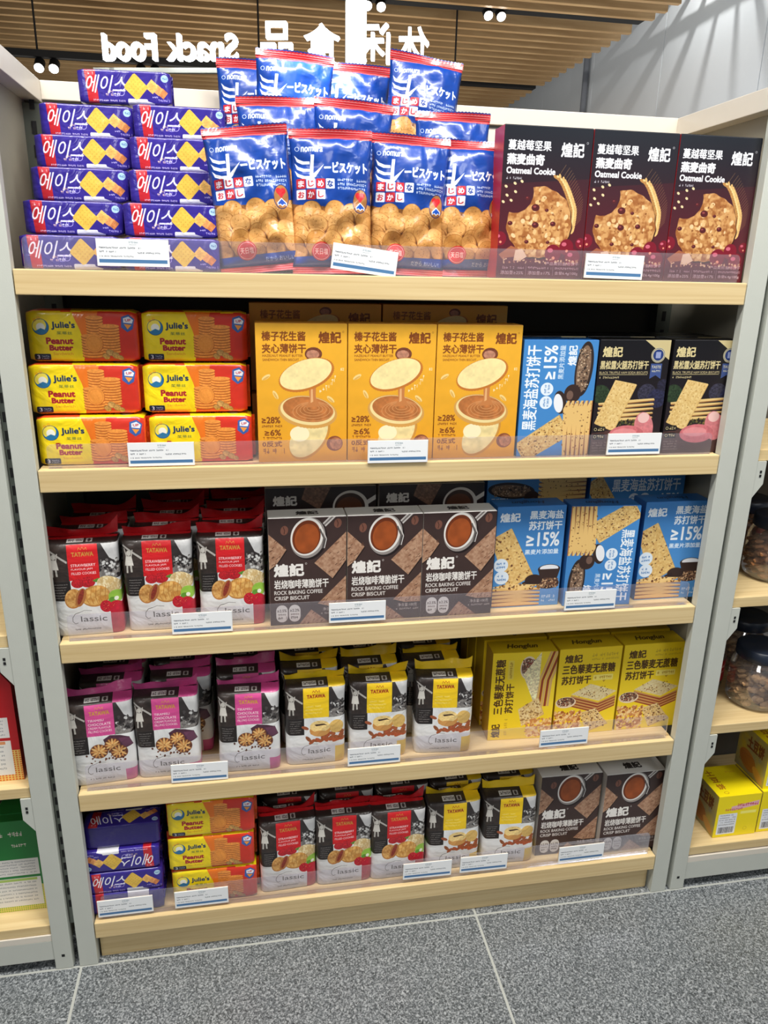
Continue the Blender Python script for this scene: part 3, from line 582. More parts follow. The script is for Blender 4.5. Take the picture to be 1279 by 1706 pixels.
        A.ell(120, 318, 24, 10, (160, 84, 50), rot=20); A.ell(318, 318, 46, 42, (238, 200, 120), tex=.3, cell=8, col2=(220, 176, 92)); A.ell(214, 336, 66, 40, (214, 150, 76)); A.ell(214, 312, 64, 36, (244, 212, 140), tex=.2, cell=10); A.poly([(180, 300), (240, 296), (262, 308), (240, 304), (190, 310)], (60, 36, 26)); A.ell(214, 356, 50, 18, (214, 156, 86)); A.rect(312, 450, 380, 560, (240, 200, 50)); lx = 92
    g = (84, 80, 74)
    P = [(lx + 44, 430), (lx + 20, 436), (lx + 4, 456), (lx + 2, 478), (lx + 14, 492), (lx + 30, 488)]; A.line(P, 3, g); A.line([(lx + 44, 430), (lx + 70, 420), (lx + 110, 424)], 2, g)
    A.text('lassic', lx + 46, 452, lx + 190, 484, g, bold=1.6); A.scrib(lx + 10, 520, lx + 150, 530, g); A.line([(0, 508), (300, 514)], 1, (190, 190, 190))
    return A
def art_tag():
    A = Art(420, 150, (236, 240, 242), 300, 20)
    A.rrect(4, 4, 416, 146, 5, (244, 246, 248)); A.scrib(180, 12, 240, 24, (120, 140, 150)); A.scrib(190, 28, 232, 34, (150, 160, 165))
    A.scrib(16, 44, 250, 54, (70, 76, 84)); A.scrib(16, 66, 110, 76, (80, 86, 94)); A.scrib(236, 70, 372, 80, (80, 86, 94)); A.scrib(16, 92, 210, 100, (80, 86, 94))
    A.rect(12, 112, 408, 132, (78, 122, 168)); return A
def art_sidebox():
    A = Art(300, 300, (244, 222, 16), 300, 21)
    A.poly([(100, 80), (290, 50), (290, 84), (100, 112)], (232, 180, 190)); A.scrib(140, 62, 280, 84, (190, 60, 80)); A.scrib(60, 92, 180, 110, (190, 90, 90))
    A.rrect(20, 130, 150, 280, 6, (228, 232, 240))
    for j in range(5): A.scrib(30, 138 + j * 17, 140, 146 + j * 17, (100, 100, 110))
    x = 32
    while x < 138: w = A.rs.choice([2, 3, 5]); A.rect(x, 228, x + w, 272, (50, 54, 66)); x += w + A.rs.choice([2, 3])
    A.ring(220, 250, 14, 12, 2, (200, 170, 20)); A.rect(170, 120, 280, 140, (250, 240, 120)); return A
def art_sidebox_left():
    A = Art(300, 300, (200, 170, 20), 300, 22); A.rect(0, 0, 300, 300, (196, 168, 60), tex=.5, cell=70, col2=(150, 140, 110))
    A.text('土豆饼', 90, 40, 260, 130, (120, 66, 30), bold=8); A.ell(120, 210, 90, 60, (176, 110, 50), rot=20)
    for i in range(12): A.line([(50 + i * 12, 170), (40 + i * 14, 250)], 3, (120, 70, 34))
    A.ell(230, 250, 60, 30, (206, 150, 70), rot=30); return A
def art_sidebox_top():
    A = Art(300, 300, (246, 224, 18), 260, 23); A.text('土豆饼', 30, 40, 110, 250, (190, 120, 20), bold=5, alpha=.0); 
    for i, ch in enumerate('土豆饼'): A.text(ch, 40, 40 + i * 70, 96, 96 + i * 70, (176, 110, 26), bold=5)
    A.ring(70, 268, 16, 12, 3, (180, 120, 30)); A.scrib(170, 60, 250, 80, (230, 190, 40)); return A
def art_carton(colr, grid):
    A = Art(300, 600, colr, 300, 24)
    A.rect(0, 430, 300, 600, grid)
    for i in range(0, 300, 12): A.rect(i, 430, i + 4, 600, (240, 210, 120)); 
    for j in range(430, 600, 12): A.rect(0, j, 300, j + 4, (240, 210, 120))
    A.rect(0, 250, 270, 360, (236, 232, 226)); A.rect(0, 376, 270, 566, (240, 236, 228))
    for j in range(5): A.scrib(16, 262 + j * 19, 250, 272 + j * 19, (130, 130, 134), alpha=.6)
    A.rect(0, 380, 250, 396, grid, alpha=.7)
    for j in range(6): A.scrib(16, 404 + j * 24, 240, 414 + j * 24, (120, 120, 124), alpha=.6)
    A.scrib(60, 70, 200, 100, (250, 220, 216)); A.scrib(120, 150, 220, 170, (250, 220, 216)); return A
def art_label():
    A = Art(200, 200, (196, 40, 40), 200, 25); A.rect(10, 10, 190, 190, (206, 46, 44)); A.scrib(30, 40, 170, 80, (250, 230, 220)); A.scrib(30, 100, 170, 120, (250, 230, 220)); return A

P = {}
def getp(k, fn, **kw):
    if k not in P: P[k] = print_mat(k, fn(), **kw)
    return P[k]
getp('purple_cracker_print', art_ace, rough=.3, coat=.5, bump=.25, bscale=30)
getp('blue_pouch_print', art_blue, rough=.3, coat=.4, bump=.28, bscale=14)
getp('oatmeal_box_print', art_oat, rough=.35, coat=.2)
getp('peanut_pack_print', art_julie, rough=.3, coat=.5, bump=.35, bscale=16)
getp('peanut_top_print', art_julie_top, rough=.3, coat=.5, bump=.35, bscale=16)
getp('hazelnut_box_print', art_hazel); getp('hazelnut_wide_print', art_hazel_wide)
getp('rye_box_print', art_rye); getp('rye_wide_print', art_rye_wide); getp('truffle_box_print', art_truffle)
getp('coffee_box_print', art_coffee); getp('coffee_wide_print', art_coffee_wide)
getp('quinoa_box_print', art_quinoa); getp('quinoa_wide_print', art_quinoa_wide)
getp('coffee_top_print', lambda: art_top((232, 230, 226), (40, 34, 34), LOGO, flip=False))
getp('rye_top_print', lambda: art_top((48, 112, 182), (20, 40, 80), 'Honglun')); getp('quinoa_top_print', lambda: art_top((214, 184, 30), (60, 40, 16), 'Honglun', flip=False))
for k in ('berry', 'choc', 'almond'): getp(k + '_pouch_print', lambda k=k: art_classic(k), rough=.42, coat=.25, bump=.35, bscale=16)
getp('price_tag_print', art_tag); getp('snack_box_print', art_sidebox); getp('snack_box_side_print', art_sidebox_left); getp('snack_box_top_print', art_sidebox_top)
getp('red_carton_print', lambda: art_carton((190, 28, 34), (220, 110, 40))); getp('green_carton_print', lambda: art_carton((34, 128, 56), (150, 190, 50))); getp('jar_label_print', art_label)
SOL = {'oat': mat('oatmeal_side_red', (176, 40, 46), .35), 'oattop': mat('oatmeal_top', (24, 26, 34), .35), 'haz': mat('hazelnut_side', (214, 150, 50), .4), 'rye': mat('rye_side', (44, 104, 172), .4),
       'tru': mat('truffle_side', (26, 24, 28), .4), 'cof': mat('coffee_side', (190, 184, 176), .4), 'qui': mat('quinoa_side', (206, 172, 30), .4), 'quid': mat('quinoa_side_dark', (190, 150, 50), .4),
       'snack': mat('snack_side', (240, 220, 20), .4), 'purple': mat('purple_film', (46, 34, 120), .25, coat=.6, bump=.4), 'blue': mat('blue_film', (22, 62, 150), .25, coat=.6, bump=.4),
       'peanut': mat('orange_film', (220, 90, 30), .3, coat=.4, bump=.5), 'yel': mat('yellow_film', (240, 206, 30), .3, coat=.4, bump=.5), 'red': mat('red_carton', (180, 26, 32), .4), 'green': mat('green_carton', (34, 120, 52), .4)}
CL = {'berry': mat('red_foil_fin', (190, 28, 34), .3, coat=.3, bump=.6), 'choc': mat('pink_foil_fin', (210, 80, 142), .3, coat=.3, bump=.6), 'almond': mat('yellow_foil_fin', (240, 200, 28), .3, coat=.3, bump=.6)}

# ------------------------------------------------------------------ geometry helpers
def uvlayer(bm):
    return bm.loops.layers.uv.get('UVMap') or bm.loops.layers.uv.new('UVMap')
def link(name, bm, mats, parent=None, smooth=False, loc=None):
    me = bpy.data.meshes.new(name); bm.normal_update(); bm.to_mesh(me); bm.free()
    for m in (mats if isinstance(mats, (list, tuple)) else [mats]): me.materials.append(m)
    if smooth:
        for p in me.polygons: p.use_smooth = True
    o = bpy.data.objects.new(name, me); C.objects.link(o)
    if parent: o.parent = parent
    if loc: o.location = loc
    return o
def box(bm, x0, x1, y0, y1, z0, z1, mi=0, bev=0.0):
    b2 = bmesh.new(); vs_ = [b2.verts.new((x, y, z)) for x in (x0, x1) for y in (y0, y1) for z in (z0, z1)]
    for f in ((0, 1, 3, 2), (4, 6, 7, 5), (0, 4, 5, 1), (2, 3, 7, 6), (0, 2, 6, 4), (1, 5, 7, 3)): b2.faces.new([vs_[i] for i in f])
    bmesh.ops.recalc_face_normals(b2, faces=b2.faces)
    if bev: bmesh.ops.bevel(b2, geom=b2.edges[:], offset=bev, segments=2, affect='EDGES', profile=.6)
    for f in b2.faces: f.material_index = mi
    t = bpy.data.meshes.new('tmp'); b2.to_mesh(t); b2.free(); bm.from_mesh(t); bpy.data.meshes.remove(t)
def bx(name, dims, m, parent=None, bev=0.0, mats=None):
    bm = bmesh.new(); box(bm, *dims, bev=bev); return link(name, bm, m, parent)
def cyl(bm, x, y, z0, z1, r, n=16, axis='z', r2=None):
    g = bmesh.ops.create_cone(bm, cap_ends=True, segments=n, radius1=r, radius2=r if r2 is None else r2, depth=abs(z1 - z0))
    mtx = Matrix.Translation((x, y, (z0 + z1) / 2))
    bmesh.ops.transform(bm, matrix=mtx, verts=g['verts'])
def empty(name, label, cat, loc=(0, 0, 0), rz=0, group=None):
    o = bpy.data.objects.new(name, None); C.objects.link(o); o.location = loc; o.rotation_euler = (0, 0, rz); o.empty_display_size = .05
    o['label'] = label; o['category'] = cat
    if group: o['group'] = group
    return o
def tag(o, label, cat, group=None, kind=None):
    o['label'] = label; o['category'] = cat
    if group: o['group'] = group
    if kind: o['kind'] = kind
    return o
def struct(o): o['kind'] = 'structure'; return o

# ------------------------------------------------------------------ the setting
def setting():
    fl = struct(bx('floor', (-3.5, 4.0, -4.5, 11, -.06, -.0008), M_grout))
    xs = [-1.665 - .82, -1.668 + .0, -.85, -.032, .787, 1.606, 2.425, 3.244]
    x_edges = [-3.3, -2.488, -1.67, -.851, -.032, .787, 1.606, 2.425, 3.244, 4.0]
    y_edges = [-4.5, -3.28, -2.46, -1.64, -.82, 0.0, .82, 1.64, 2.46]
    for i in range(len(x_edges) - 1):
        for j in range(len(y_edges) - 1):
            g = .0026; bm = bmesh.new(); box(bm, x_edges[i] + g, x_edges[i + 1] - g, y_edges[j] + g, y_edges[j + 1] - g, -.02, 0, bev=.0008)
            link('floor_tile', bm, M_granite, fl)
    ce = struct(bx('ceiling', (-5, 3.5, -4.5, 11, 3.42, 3.5), M_roof))
    k = 0; y = 1.28
    first = None
    while y < 10.4:
        if abs(y - 5.02) > .1 and abs(y - 7.28) > .1:
            xe = 3.46 - .012 * (y - 5)
            if first is None:
                first = bx('slat', (-8.2, 0, -.022, .022, 3.2, 3.32), M_slat, ce); first.location = (xe, y, 0)
            else:
                o = first.copy(); C.objects.link(o); o.parent = ce; o.location = (xe, y, 0)
        y += .1815
    w = struct(bx('wall_right', (4.012, 4.2, -4.5, 11, 0, 4.35), M_wallp))
    ye = [-1.5, .0, 1.42, 2.84, 4.27, 5.72, 7.16, 8.6, 10.0]
    for i in range(len(ye) - 1): bx('panel', (3.995, 4.012, ye[i] + .004, ye[i + 1] - .004, 0, 4.3), M_wallp, w, bev=.002)
    bm = bmesh.new(); cyl(bm, 3.95, 7.25, 0, 4.2, .03, 12); tag(link('drain_pipe', bm, mat('pipe_grey', (120, 122, 128), .4), smooth=True), 'grey vertical pipe on the white panelled wall beyond the shelves', 'pipe')
    struct(bx('wall_back', (-5, 4.2, 10.9, 11.1, 0, 4.35), mat('back_wall_paint', (150, 140, 126), .7)))
    sk = empty('skylight_frame', 'pale mullion frame of the skylight above the white wall', 'skylight', (3.5, 4.8, 3.7))
    for yy in (4.28, 4.44, 4.56, 4.65, 4.74, 4.84, 4.96, 5.14, 5.4, 5.8):
        bx('mullion', (0, .5, yy - 4.8 - .007, yy - 4.8 + .007, -.02, .02), M_metal, sk)
    bx('crossbar', (.262, .29, -.8, 1.2, -.07, -.045), M_metal, sk)
setting()

def spot_pair(t, x, dx=.1, z=-.0):
    for s in (-1, 1):
        bm = bmesh.new(); cyl(bm, 0, 0, -.045, .03, .036, 20)
        h = link('lamp_head', bm, M_black, t); h.location = (x + s * dx / 2, 0, z - .045); h.rotation_euler = (math.radians(-48), 0, 0)
        bm = bmesh.new(); cyl(bm, 0, 0, -.048, -.0445, .032, 20); link('lamp_glass', bm, M_lamp, h)
        bm = bmesh.new(); cyl(bm, 0, 0, -.02, .05, .006, 8); link('lamp_stem', bm, M_black, h)
t1 = empty('track_light', 'black track light recessed between the timber slats at upper right', 'track light', (1.2, 5.02, 3.24))
bx('track', (-4, 2.22, -.05, .05, -.03, .06), M_black, t1); spot_pair(t1, .12); spot_pair(t1, 1.03)
t2 = empty('track_light', 'far black track strip between slats beside the white wall', 'track light', (1.2, 7.28, 3.24))
bx('track', (-4, 2.2, -.05, .05, -.04, .06), M_black, t2)
t3 = empty('track_light', 'black track light hanging on thin cables behind the lit sign', 'track light', (0, 5.22, 2.76))
bx('track', (-1.6, 2.05, -.025, .025, -.01, .035), M_black, t3); spot_pair(t3, -1.02, z=-.01); spot_pair(t3, -.32, z=-.01)
for x in (-1.076, .49, 2.0):
    bm = bmesh.new(); cyl(bm, x, 0, .03, .6, .007, 8); link('cable', bm, M_black, t3)

# --- lit sign seen from behind
def sign():
    t = empty('shop_sign', 'glowing white back-to-front sign letters reading Snack Food above the shelves', 'sign', (.42, 1.45, 1.955), math.radians(-14.5))
    items = [('d', -.503, .106), ('o', -.45, .08), ('o', -.40, .08), ('F', -.335, .1), ('k', -.275, .1), ('c', -.225, .075), ('a', -.175, .075), ('n', -.125, .075), ('S', -.075, .1),
             ('品', .0, .0), ('食', .0, .0), ('闲', .0, .0), ('休', .0, .0)]
    # world spans measured along the sign: (text, left, right, bottom, top)
    sp = [('Food', -.515, -.345, -.0, .074), ('Snack', -.31, -.085, .0, .074), ('品', -.01, .088, -.01, .105), ('食', .125, .235, -.008, .1), ('闲', .285, .39, -.008, .1), ('休', .415, .51, -.006, .09)]
    for s, x0, x1, z0, z1 in sp:
        cu = bpy.data.curves.new('sign_letters', 'FONT'); cu.body = s; cu.extrude = .09; cu.offset = .008 if ord(s[0]) < 256 else .006; cu.resolution_u = 4; cu.size = 1
        o = bpy.data.objects.new('tmp', cu); C.objects.link(o); dg = bpy.context.evaluated_depsgraph_get()
        me = bpy.data.meshes.new_from_object(o.evaluated_get(dg)); bpy.data.objects.remove(o); bpy.data.curves.remove(cu)
        co = np.zeros(len(me.vertices) * 3); me.vertices.foreach_get('co', co); co = co.reshape(-1, 3); mn, mx = co.min(0), co.max(0)
        u = (co - mn) / (mx - mn); new = np.stack([x1 - u[:, 0] * (x1 - x0), (u[:, 2] - .5) * .025, z0 + u[:, 1] * (z1 - z0)], 1)
        me.vertices.foreach_set('co', new.ravel().astype(np.float32)); me.update(); me.materials.clear(); me.materials.append(M_sign)
        lo = bpy.data.objects.new('sign_lettering', me); C.objects.link(lo); lo.parent = t
    bx('rail', (-.56, .56, .012, .03, -.03, -.016), M_metal, t)
    for x in (-.5, .52): bx('post', (x - .008, x + .008, .012, .028, -1.955, -.016), M_metal, t)
sign()
t = empty('light_tube', 'bright white vertical light tubes hanging behind the blue pouches', 'light', (.783, 2.0, 2.1))
for dx in (-.022, .022):
    bm = bmesh.new(); cyl(bm, dx, 0, 0, .95, .011, 12); link('tube', bm, M_tube, t, smooth=True)
bx('housing', (-.04, .04, .015, .03, -.01, 1.32), M_metal, t)

# ------------------------------------------------------------------ shelving unit
ZS = [1.330, 1.023, .714, .404, .102]; LIP = .037; W = 1.2; H = 1.640; D = .335
def unit():
    u = empty('display_unit', 'grey metal display unit holding the five wooden snack shelves', 'shelving unit')
    for s, name in ((0, 'l'), (1, 'r')):
        x0, x1 = ((-.035, 0), (W, W + .036))[s]
        st = bx('stile', (x0, x1, 0, .018, 0, H), M_metal, u, bev=.0012)
        bx('top_rail', (x0, x1, .018, D, H - .035, H), M_white, u, bev=.0012)
        ox0, ox1 = ((-.035, -.028), (W + .029, W + .036))[s]
        bx('side_sheet', (ox0, ox1, .018, D, .0, H - .035), M_metal2 if s else M_metal2, u)
        bx('bottom_rail', (x0, x1, .018, D, 0, .05), M_metal, u)
        ux = (.0, W - .0)[s]; a, b = ((ux - .028, ux + .004), (ux - .004, ux + .028))[s]
        up = bx('slotted_upright', (a, b, D - .05, D - .022, .1, H - .04), M_steel, u)
        bm = bmesh.new()
        z = 1.02
        while z < 1.6: box(bm, (a + b) / 2 - .004, (a + b) / 2 + .004, D - .0515, D - .0495, z, z + .02); z += .038
        o = link('slot', bm, M_black, up); o['kind'] = 'stuff'
        for yy in (.009,):
            bm = bmesh.new(); cyl(bm, (x0 + x1) / 2, 0, -.0006, .0006, .004, 12); bmesh.ops.rotate(bm, verts=bm.verts, cent=((x0 + x1) / 2, 0, 0), matrix=Matrix.Rotation(math.pi / 2, 3, 'X'))
    bx('back_panel', (-.028, W + .029, D - .02, D - .012, .05, H - .035), M_back, u)
    bx('back_top_panel', (.004, W - .004, D - .024, D - .0202, 1.36, H - .036), M_white, u)
    bx('back_cap', (0, W, D - .03, D, H - .03, H), M_white, u, bev=.0012)
    bx('plinth', (.004, W - .004, .018, .036, 0, .064), M_wood, u, bev=.001)
unit()
names = ['top', 'second', 'third', 'fourth', 'bottom']
SHN = ['top shelf', 'second shelf from top', 'middle shelf', 'fourth shelf down', 'bottom shelf']
for i, z in enumerate(ZS):
    s = empty('shelf_board', ['pale wooden shelf holding purple packs, blue pouches and oatmeal boxes', 'pale wooden shelf holding peanut packs and yellow hazelnut boxes', 'pale wooden shelf holding red pouches, coffee boxes and blue boxes',
                        'pale wooden shelf holding pink and yellow pouches and quinoa boxes', 'lowest pale wooden shelf, resting above the wooden plinth'][i], 'shelf', (0, 0, z), group='wooden shelves of the display unit')
    bx('deck', (.0015, W - .0015, .02, D - .026, -.02, 0), M_wood, s)
    bx('front_board', (.0015, W - .0015, 0, .0198, -LIP, 0), M_wood, s, bev=.0016)
    g = empty('acrylic_guard', 'clear acrylic guard strip along the front of the ' + SHN[i], 'shelf guard', (.016, .0095, z + .0003), group='acrylic guards along the shelf fronts')
    bm = bmesh.new(); ht = [.046, .04, .05, .056, .056][i]; n = 6; r = .008; L = 1.168
    pts = [(0, 0), (L, 0)] + [(L - r + r * math.cos(a * math.pi / 2 / n), ht - r + r * math.sin(a * math.pi / 2 / n)) for a in range(n + 1)] + [(r - r * math.sin(a * math.pi / 2 / n), ht - r + r * math.cos(a * math.pi / 2 / n)) for a in range(n + 1)]
    f = bm.faces.new([bm.verts.new((x, 0, zz)) for x, zz in pts]); e = bmesh.ops.extrude_face_region(bm, geom=[f]); bmesh.ops.translate(bm, verts=[v for v in e['geom'] if isinstance(v, bmesh.types.BMVert)], vec=(0, .0022, 0)); bmesh.ops.recalc_face_normals(bm, faces=bm.faces)
    link('guard_plate', bm, M_acryl, g)
    bx('guard_foot', (0, L, .0024, .009, 0, .0014), M_acryl, g)

# price tags
TAGS = [(0, .173, 1.356, 0, 'plain price tag before the purple packs on the top shelf'), (0, .526, 1.353, -7, 'tilted price tag before the blue pouches on the top shelf'), (0, .951, 1.352, -1, 'price tag before the oatmeal cookie boxes'),
        (1, .193, 1.0445, 0, 'price tag before the peanut butter packs on the second shelf'), (1, .586, 1.043, 0, 'price tag before the middle yellow hazelnut box'), (1, 1.027, 1.046, 0, 'price tag before the left black truffle box'),
        (2, .242, .737, 0, 'price tag before the red strawberry pouches on the middle shelf'), (2, .52, .741, 0, 'price tag before the coffee boxes on the middle shelf'), (2, .976, .738, 0, 'price tag before the upturned blue rye box'),
        (3, .221, .426, -1, 'price tag before the pink chocolate pouches'), (3, .556, .428, 0, 'price tag before the yellow almond pouches on the fourth shelf'), (3, .952, .431, 0, 'price tag before the yellow quinoa boxes'),
        (4, .062, .129, 0, 'leftmost price tag on the bottom shelf, before the purple packs'), (4, .209, .129, 0, 'price tag before the peanut butter packs on the bottom shelf'), (4, .675, .132, -1, 'left of two close price tags before bottom shelf pouches'),
        (4, .799, .132, -1, 'right of two close price tags before bottom shelf pouches'), (4, 1.022, .129, 0, 'price tag before the coffee boxes on the bottom shelf')]
def make_tag():
    t = empty('price_tag', '', 'price tag'); hw, hh = .0525, .0195
    bm = bmesh.new(); box(bm, -hw, hw, -.0009, .0, -hh, hh, bev=.0004)
    uvl = uvlayer(bm)
    for f in bm.faces:
        for l in f.loops: l[uvl].uv = ((l.vert.co.x + hw) / (2 * hw), (l.vert.co.z + hh) / (2 * hh))
    link('card', bm, P['price_tag_print'], t)
    bm = bmesh.new(); box(bm, -hw, hw, .0008, .0018, -hh, hh); box(bm, -hw, hw, .0, .0008, hh - .002, hh); link('holder_back', bm, M_white, t)
    return t
def copy_tree(o, parent=None):
    c = o.copy(); C.objects.link(c); c.parent = parent
    for ch in o.children: copy_tree(ch, c)
    return c
proto_tag = make_tag()
for k, (i, x, z, rot, lab) in enumerate(TAGS):
    o = proto_tag if k == 0 else copy_tree(proto_tag)
    o.location = (x, .0074 if z - .0195 > ZS[i] + .001 else -.0022, z); o.rotation_euler = (0, math.radians(-rot), 0); o['label'] = 'white ' + lab; o['group'] = 'price tags on the shelf guards'

# ------------------------------------------------------------------ package builders (origin: bottom centre of front face; front looks to -y)
def uv_set(f, uvl, fn):
    for l in f.loops: l[uvl].uv = fn(l.vert.co)
def make_box(w, h, d, front, side, top, rot=0, side2=None, flap=True, name='biscuit_box'):
    """rot 0 upright art; 90: art turned counter-clockwise; -90: clockwise; 180 upside down"""
    t = empty(name, '', 'biscuit box')
    bm = bmesh.new(); box(bm, -w / 2, w / 2, 0, d, 0, h, bev=.0007); uvl = uvlayer(bm)
    def rt(u, v):
        if rot == 90: return v, 1 - u
        if rot == -90: return 1 - v, u
        if rot == 180: return 1 - u, 1 - v
        return u, v
    for f in bm.faces:
        n = f.normal
        if n.y < -.6: f.material_index = 0; uv_set(f, uvl, lambda c: rt((c.x + w / 2) / w, c.z / h))
        elif n.z > .6: f.material_index = 2; uv_set(f, uvl, lambda c: ((c.x + w / 2) / w, c.y / d))
        elif n.x < -.6: f.material_index = 3; uv_set(f, uvl, lambda c: (1 - c.y / d, c.z / h))
        else: f.material_index = 1; uv_set(f, uvl, lambda c: (.5, .5))
    link('carton', bm, [front, side, top, side2 or side], t)
    if flap:
        bm = bmesh.new(); box(bm, -w / 2 + .001, w / 2 - .001, .001, d * .97, h, h + .0006)
        uvl = uvlayer(bm)
        for f in bm.faces: uv_set(f, uvl, lambda c: ((c.x + w / 2) / w, c.y / d))
        link('tuck_flap', bm, [top], t)
    return t

def sgn_pow(v, p): return math.copysign(abs(v) ** p, v)
def make_pillow(w, h, d, m, seed, sealm):
    """pillow pouch with crimped top and bottom seals"""
    t = empty('snack_pouch', '', 'snack pouch'); nx, nz = 22, 34; rs = random.Random(seed); off = Vector((rs.uniform(0, 50), 0, rs.uniform(0, 50)))
    seal = .05
    def pt(u, v, side):                                                      # u,v in 0..1
        vv = (v - seal) / (1 - 2 * seal); vv = min(1, max(0, vv))
        prof = (max(0, 1 - abs(2 * vv - 1) ** 2.6)) ** .55; pu = (max(0, 1 - abs(2 * u - 1) ** 2.2)) ** .95
        th = d / 2 * prof * pu
        wk = noise.noise(Vector((u * 5, side, v * 7)) + off) * .006 + noise.noise(Vector((u * 14, side, v * 11)) + off) * .0022
        wk += math.sin(u * 34 + 3 * noise.noise(Vector((u * 3, 0, v * 3)) + off)) * .0016 * max(0, 1 - min(vv, 1 - vv) * 6)
        nar = 1 - .05 * prof - .012 * noise.noise(Vector((0, 9, v * 8)) + off)
        x = (u - .5) * w * nar
        lump = (noise.noise(Vector((u * 6.5, 3, v * 9)) + off)) * .006 * (1 if v < .5 else .3)
        y = side * (th + (wk + lump) * min(1, prof * pu * 3))
        y += .008 * math.sin(v * 3 + seed) * (v - .5)
        return Vector((x, y, v * h))
    bm = bmesh.new(); uvl = uvlayer(bm); grids = []
    for side in (-1, 1):
        g = [[bm.verts.new(pt(i / nx, seal + (1 - 2 * seal) * j / nz, side if 0 < i < nx else 0)) for i in range(nx + 1)] for j in range(nz + 1)]
        for j in range(nz):
            for i in range(nx):
                q = [g[j][i], g[j][i + 1], g[j + 1][i + 1], g[j + 1][i]]; uvs = [(i, j), (i + 1, j), (i + 1, j + 1), (i, j + 1)]
                if side > 0: q = q[::-1]; uvs = uvs[::-1]
                f = bm.faces.new(q)
                for l, (a, b) in zip(f.loops, uvs): l[uvl].uv = (a / nx, seal + (1 - 2 * seal) * b / nz)
        grids.append(g)
    bmesh.ops.remove_doubles(bm, verts=bm.verts, dist=1e-5)
    link('pouch_body', bm, [m], t, smooth=True)
    for nm, v0, v1 in (('bottom_seal', 0, seal), ('top_seal', 1 - seal, 1)):
        bm = bmesh.new(); uvl = uvlayer(bm); n = 44
        for side in (-1, 1):
            rows = []
            for j in range(3):
                v = v0 + (v1 - v0) * j / 2
                zz = []
                for i in range(n + 1):
                    p = pt(i / n, min(max(v, seal), 1 - seal), 0); z = v * h + (.0012 if i % 2 else 0) * (1 if (nm == 'top_seal' and j == 2) else (-1 if nm == 'bottom_seal' and j == 0 else 0))
                    edge = (j if nm == 'top_seal' else 2 - j)
                    yy = p.y + .0035 * edge * math.sin(i / n * 5 + seed) * .6
                    zz.append(bm.verts.new((p.x, yy + side * .0008, max(0, z))))
                rows.append(zz)
            for j in range(2):
                for i in range(n):
                    q = [rows[j][i], rows[j][i + 1], rows[j + 1][i + 1], rows[j + 1][i]]; uvs = [(i, j), (i + 1, j), (i + 1, j + 1), (i, j + 1)]
                    if side > 0: q = q[::-1]; uvs = uvs[::-1]
                    f = bm.faces.new(q)
                    for l, (a, b) in zip(f.loops, uvs): l[uvl].uv = (a / n, v0 + (v1 - v0) * b / 2)
        link(nm, bm, [m], t, smooth=False)
    return t

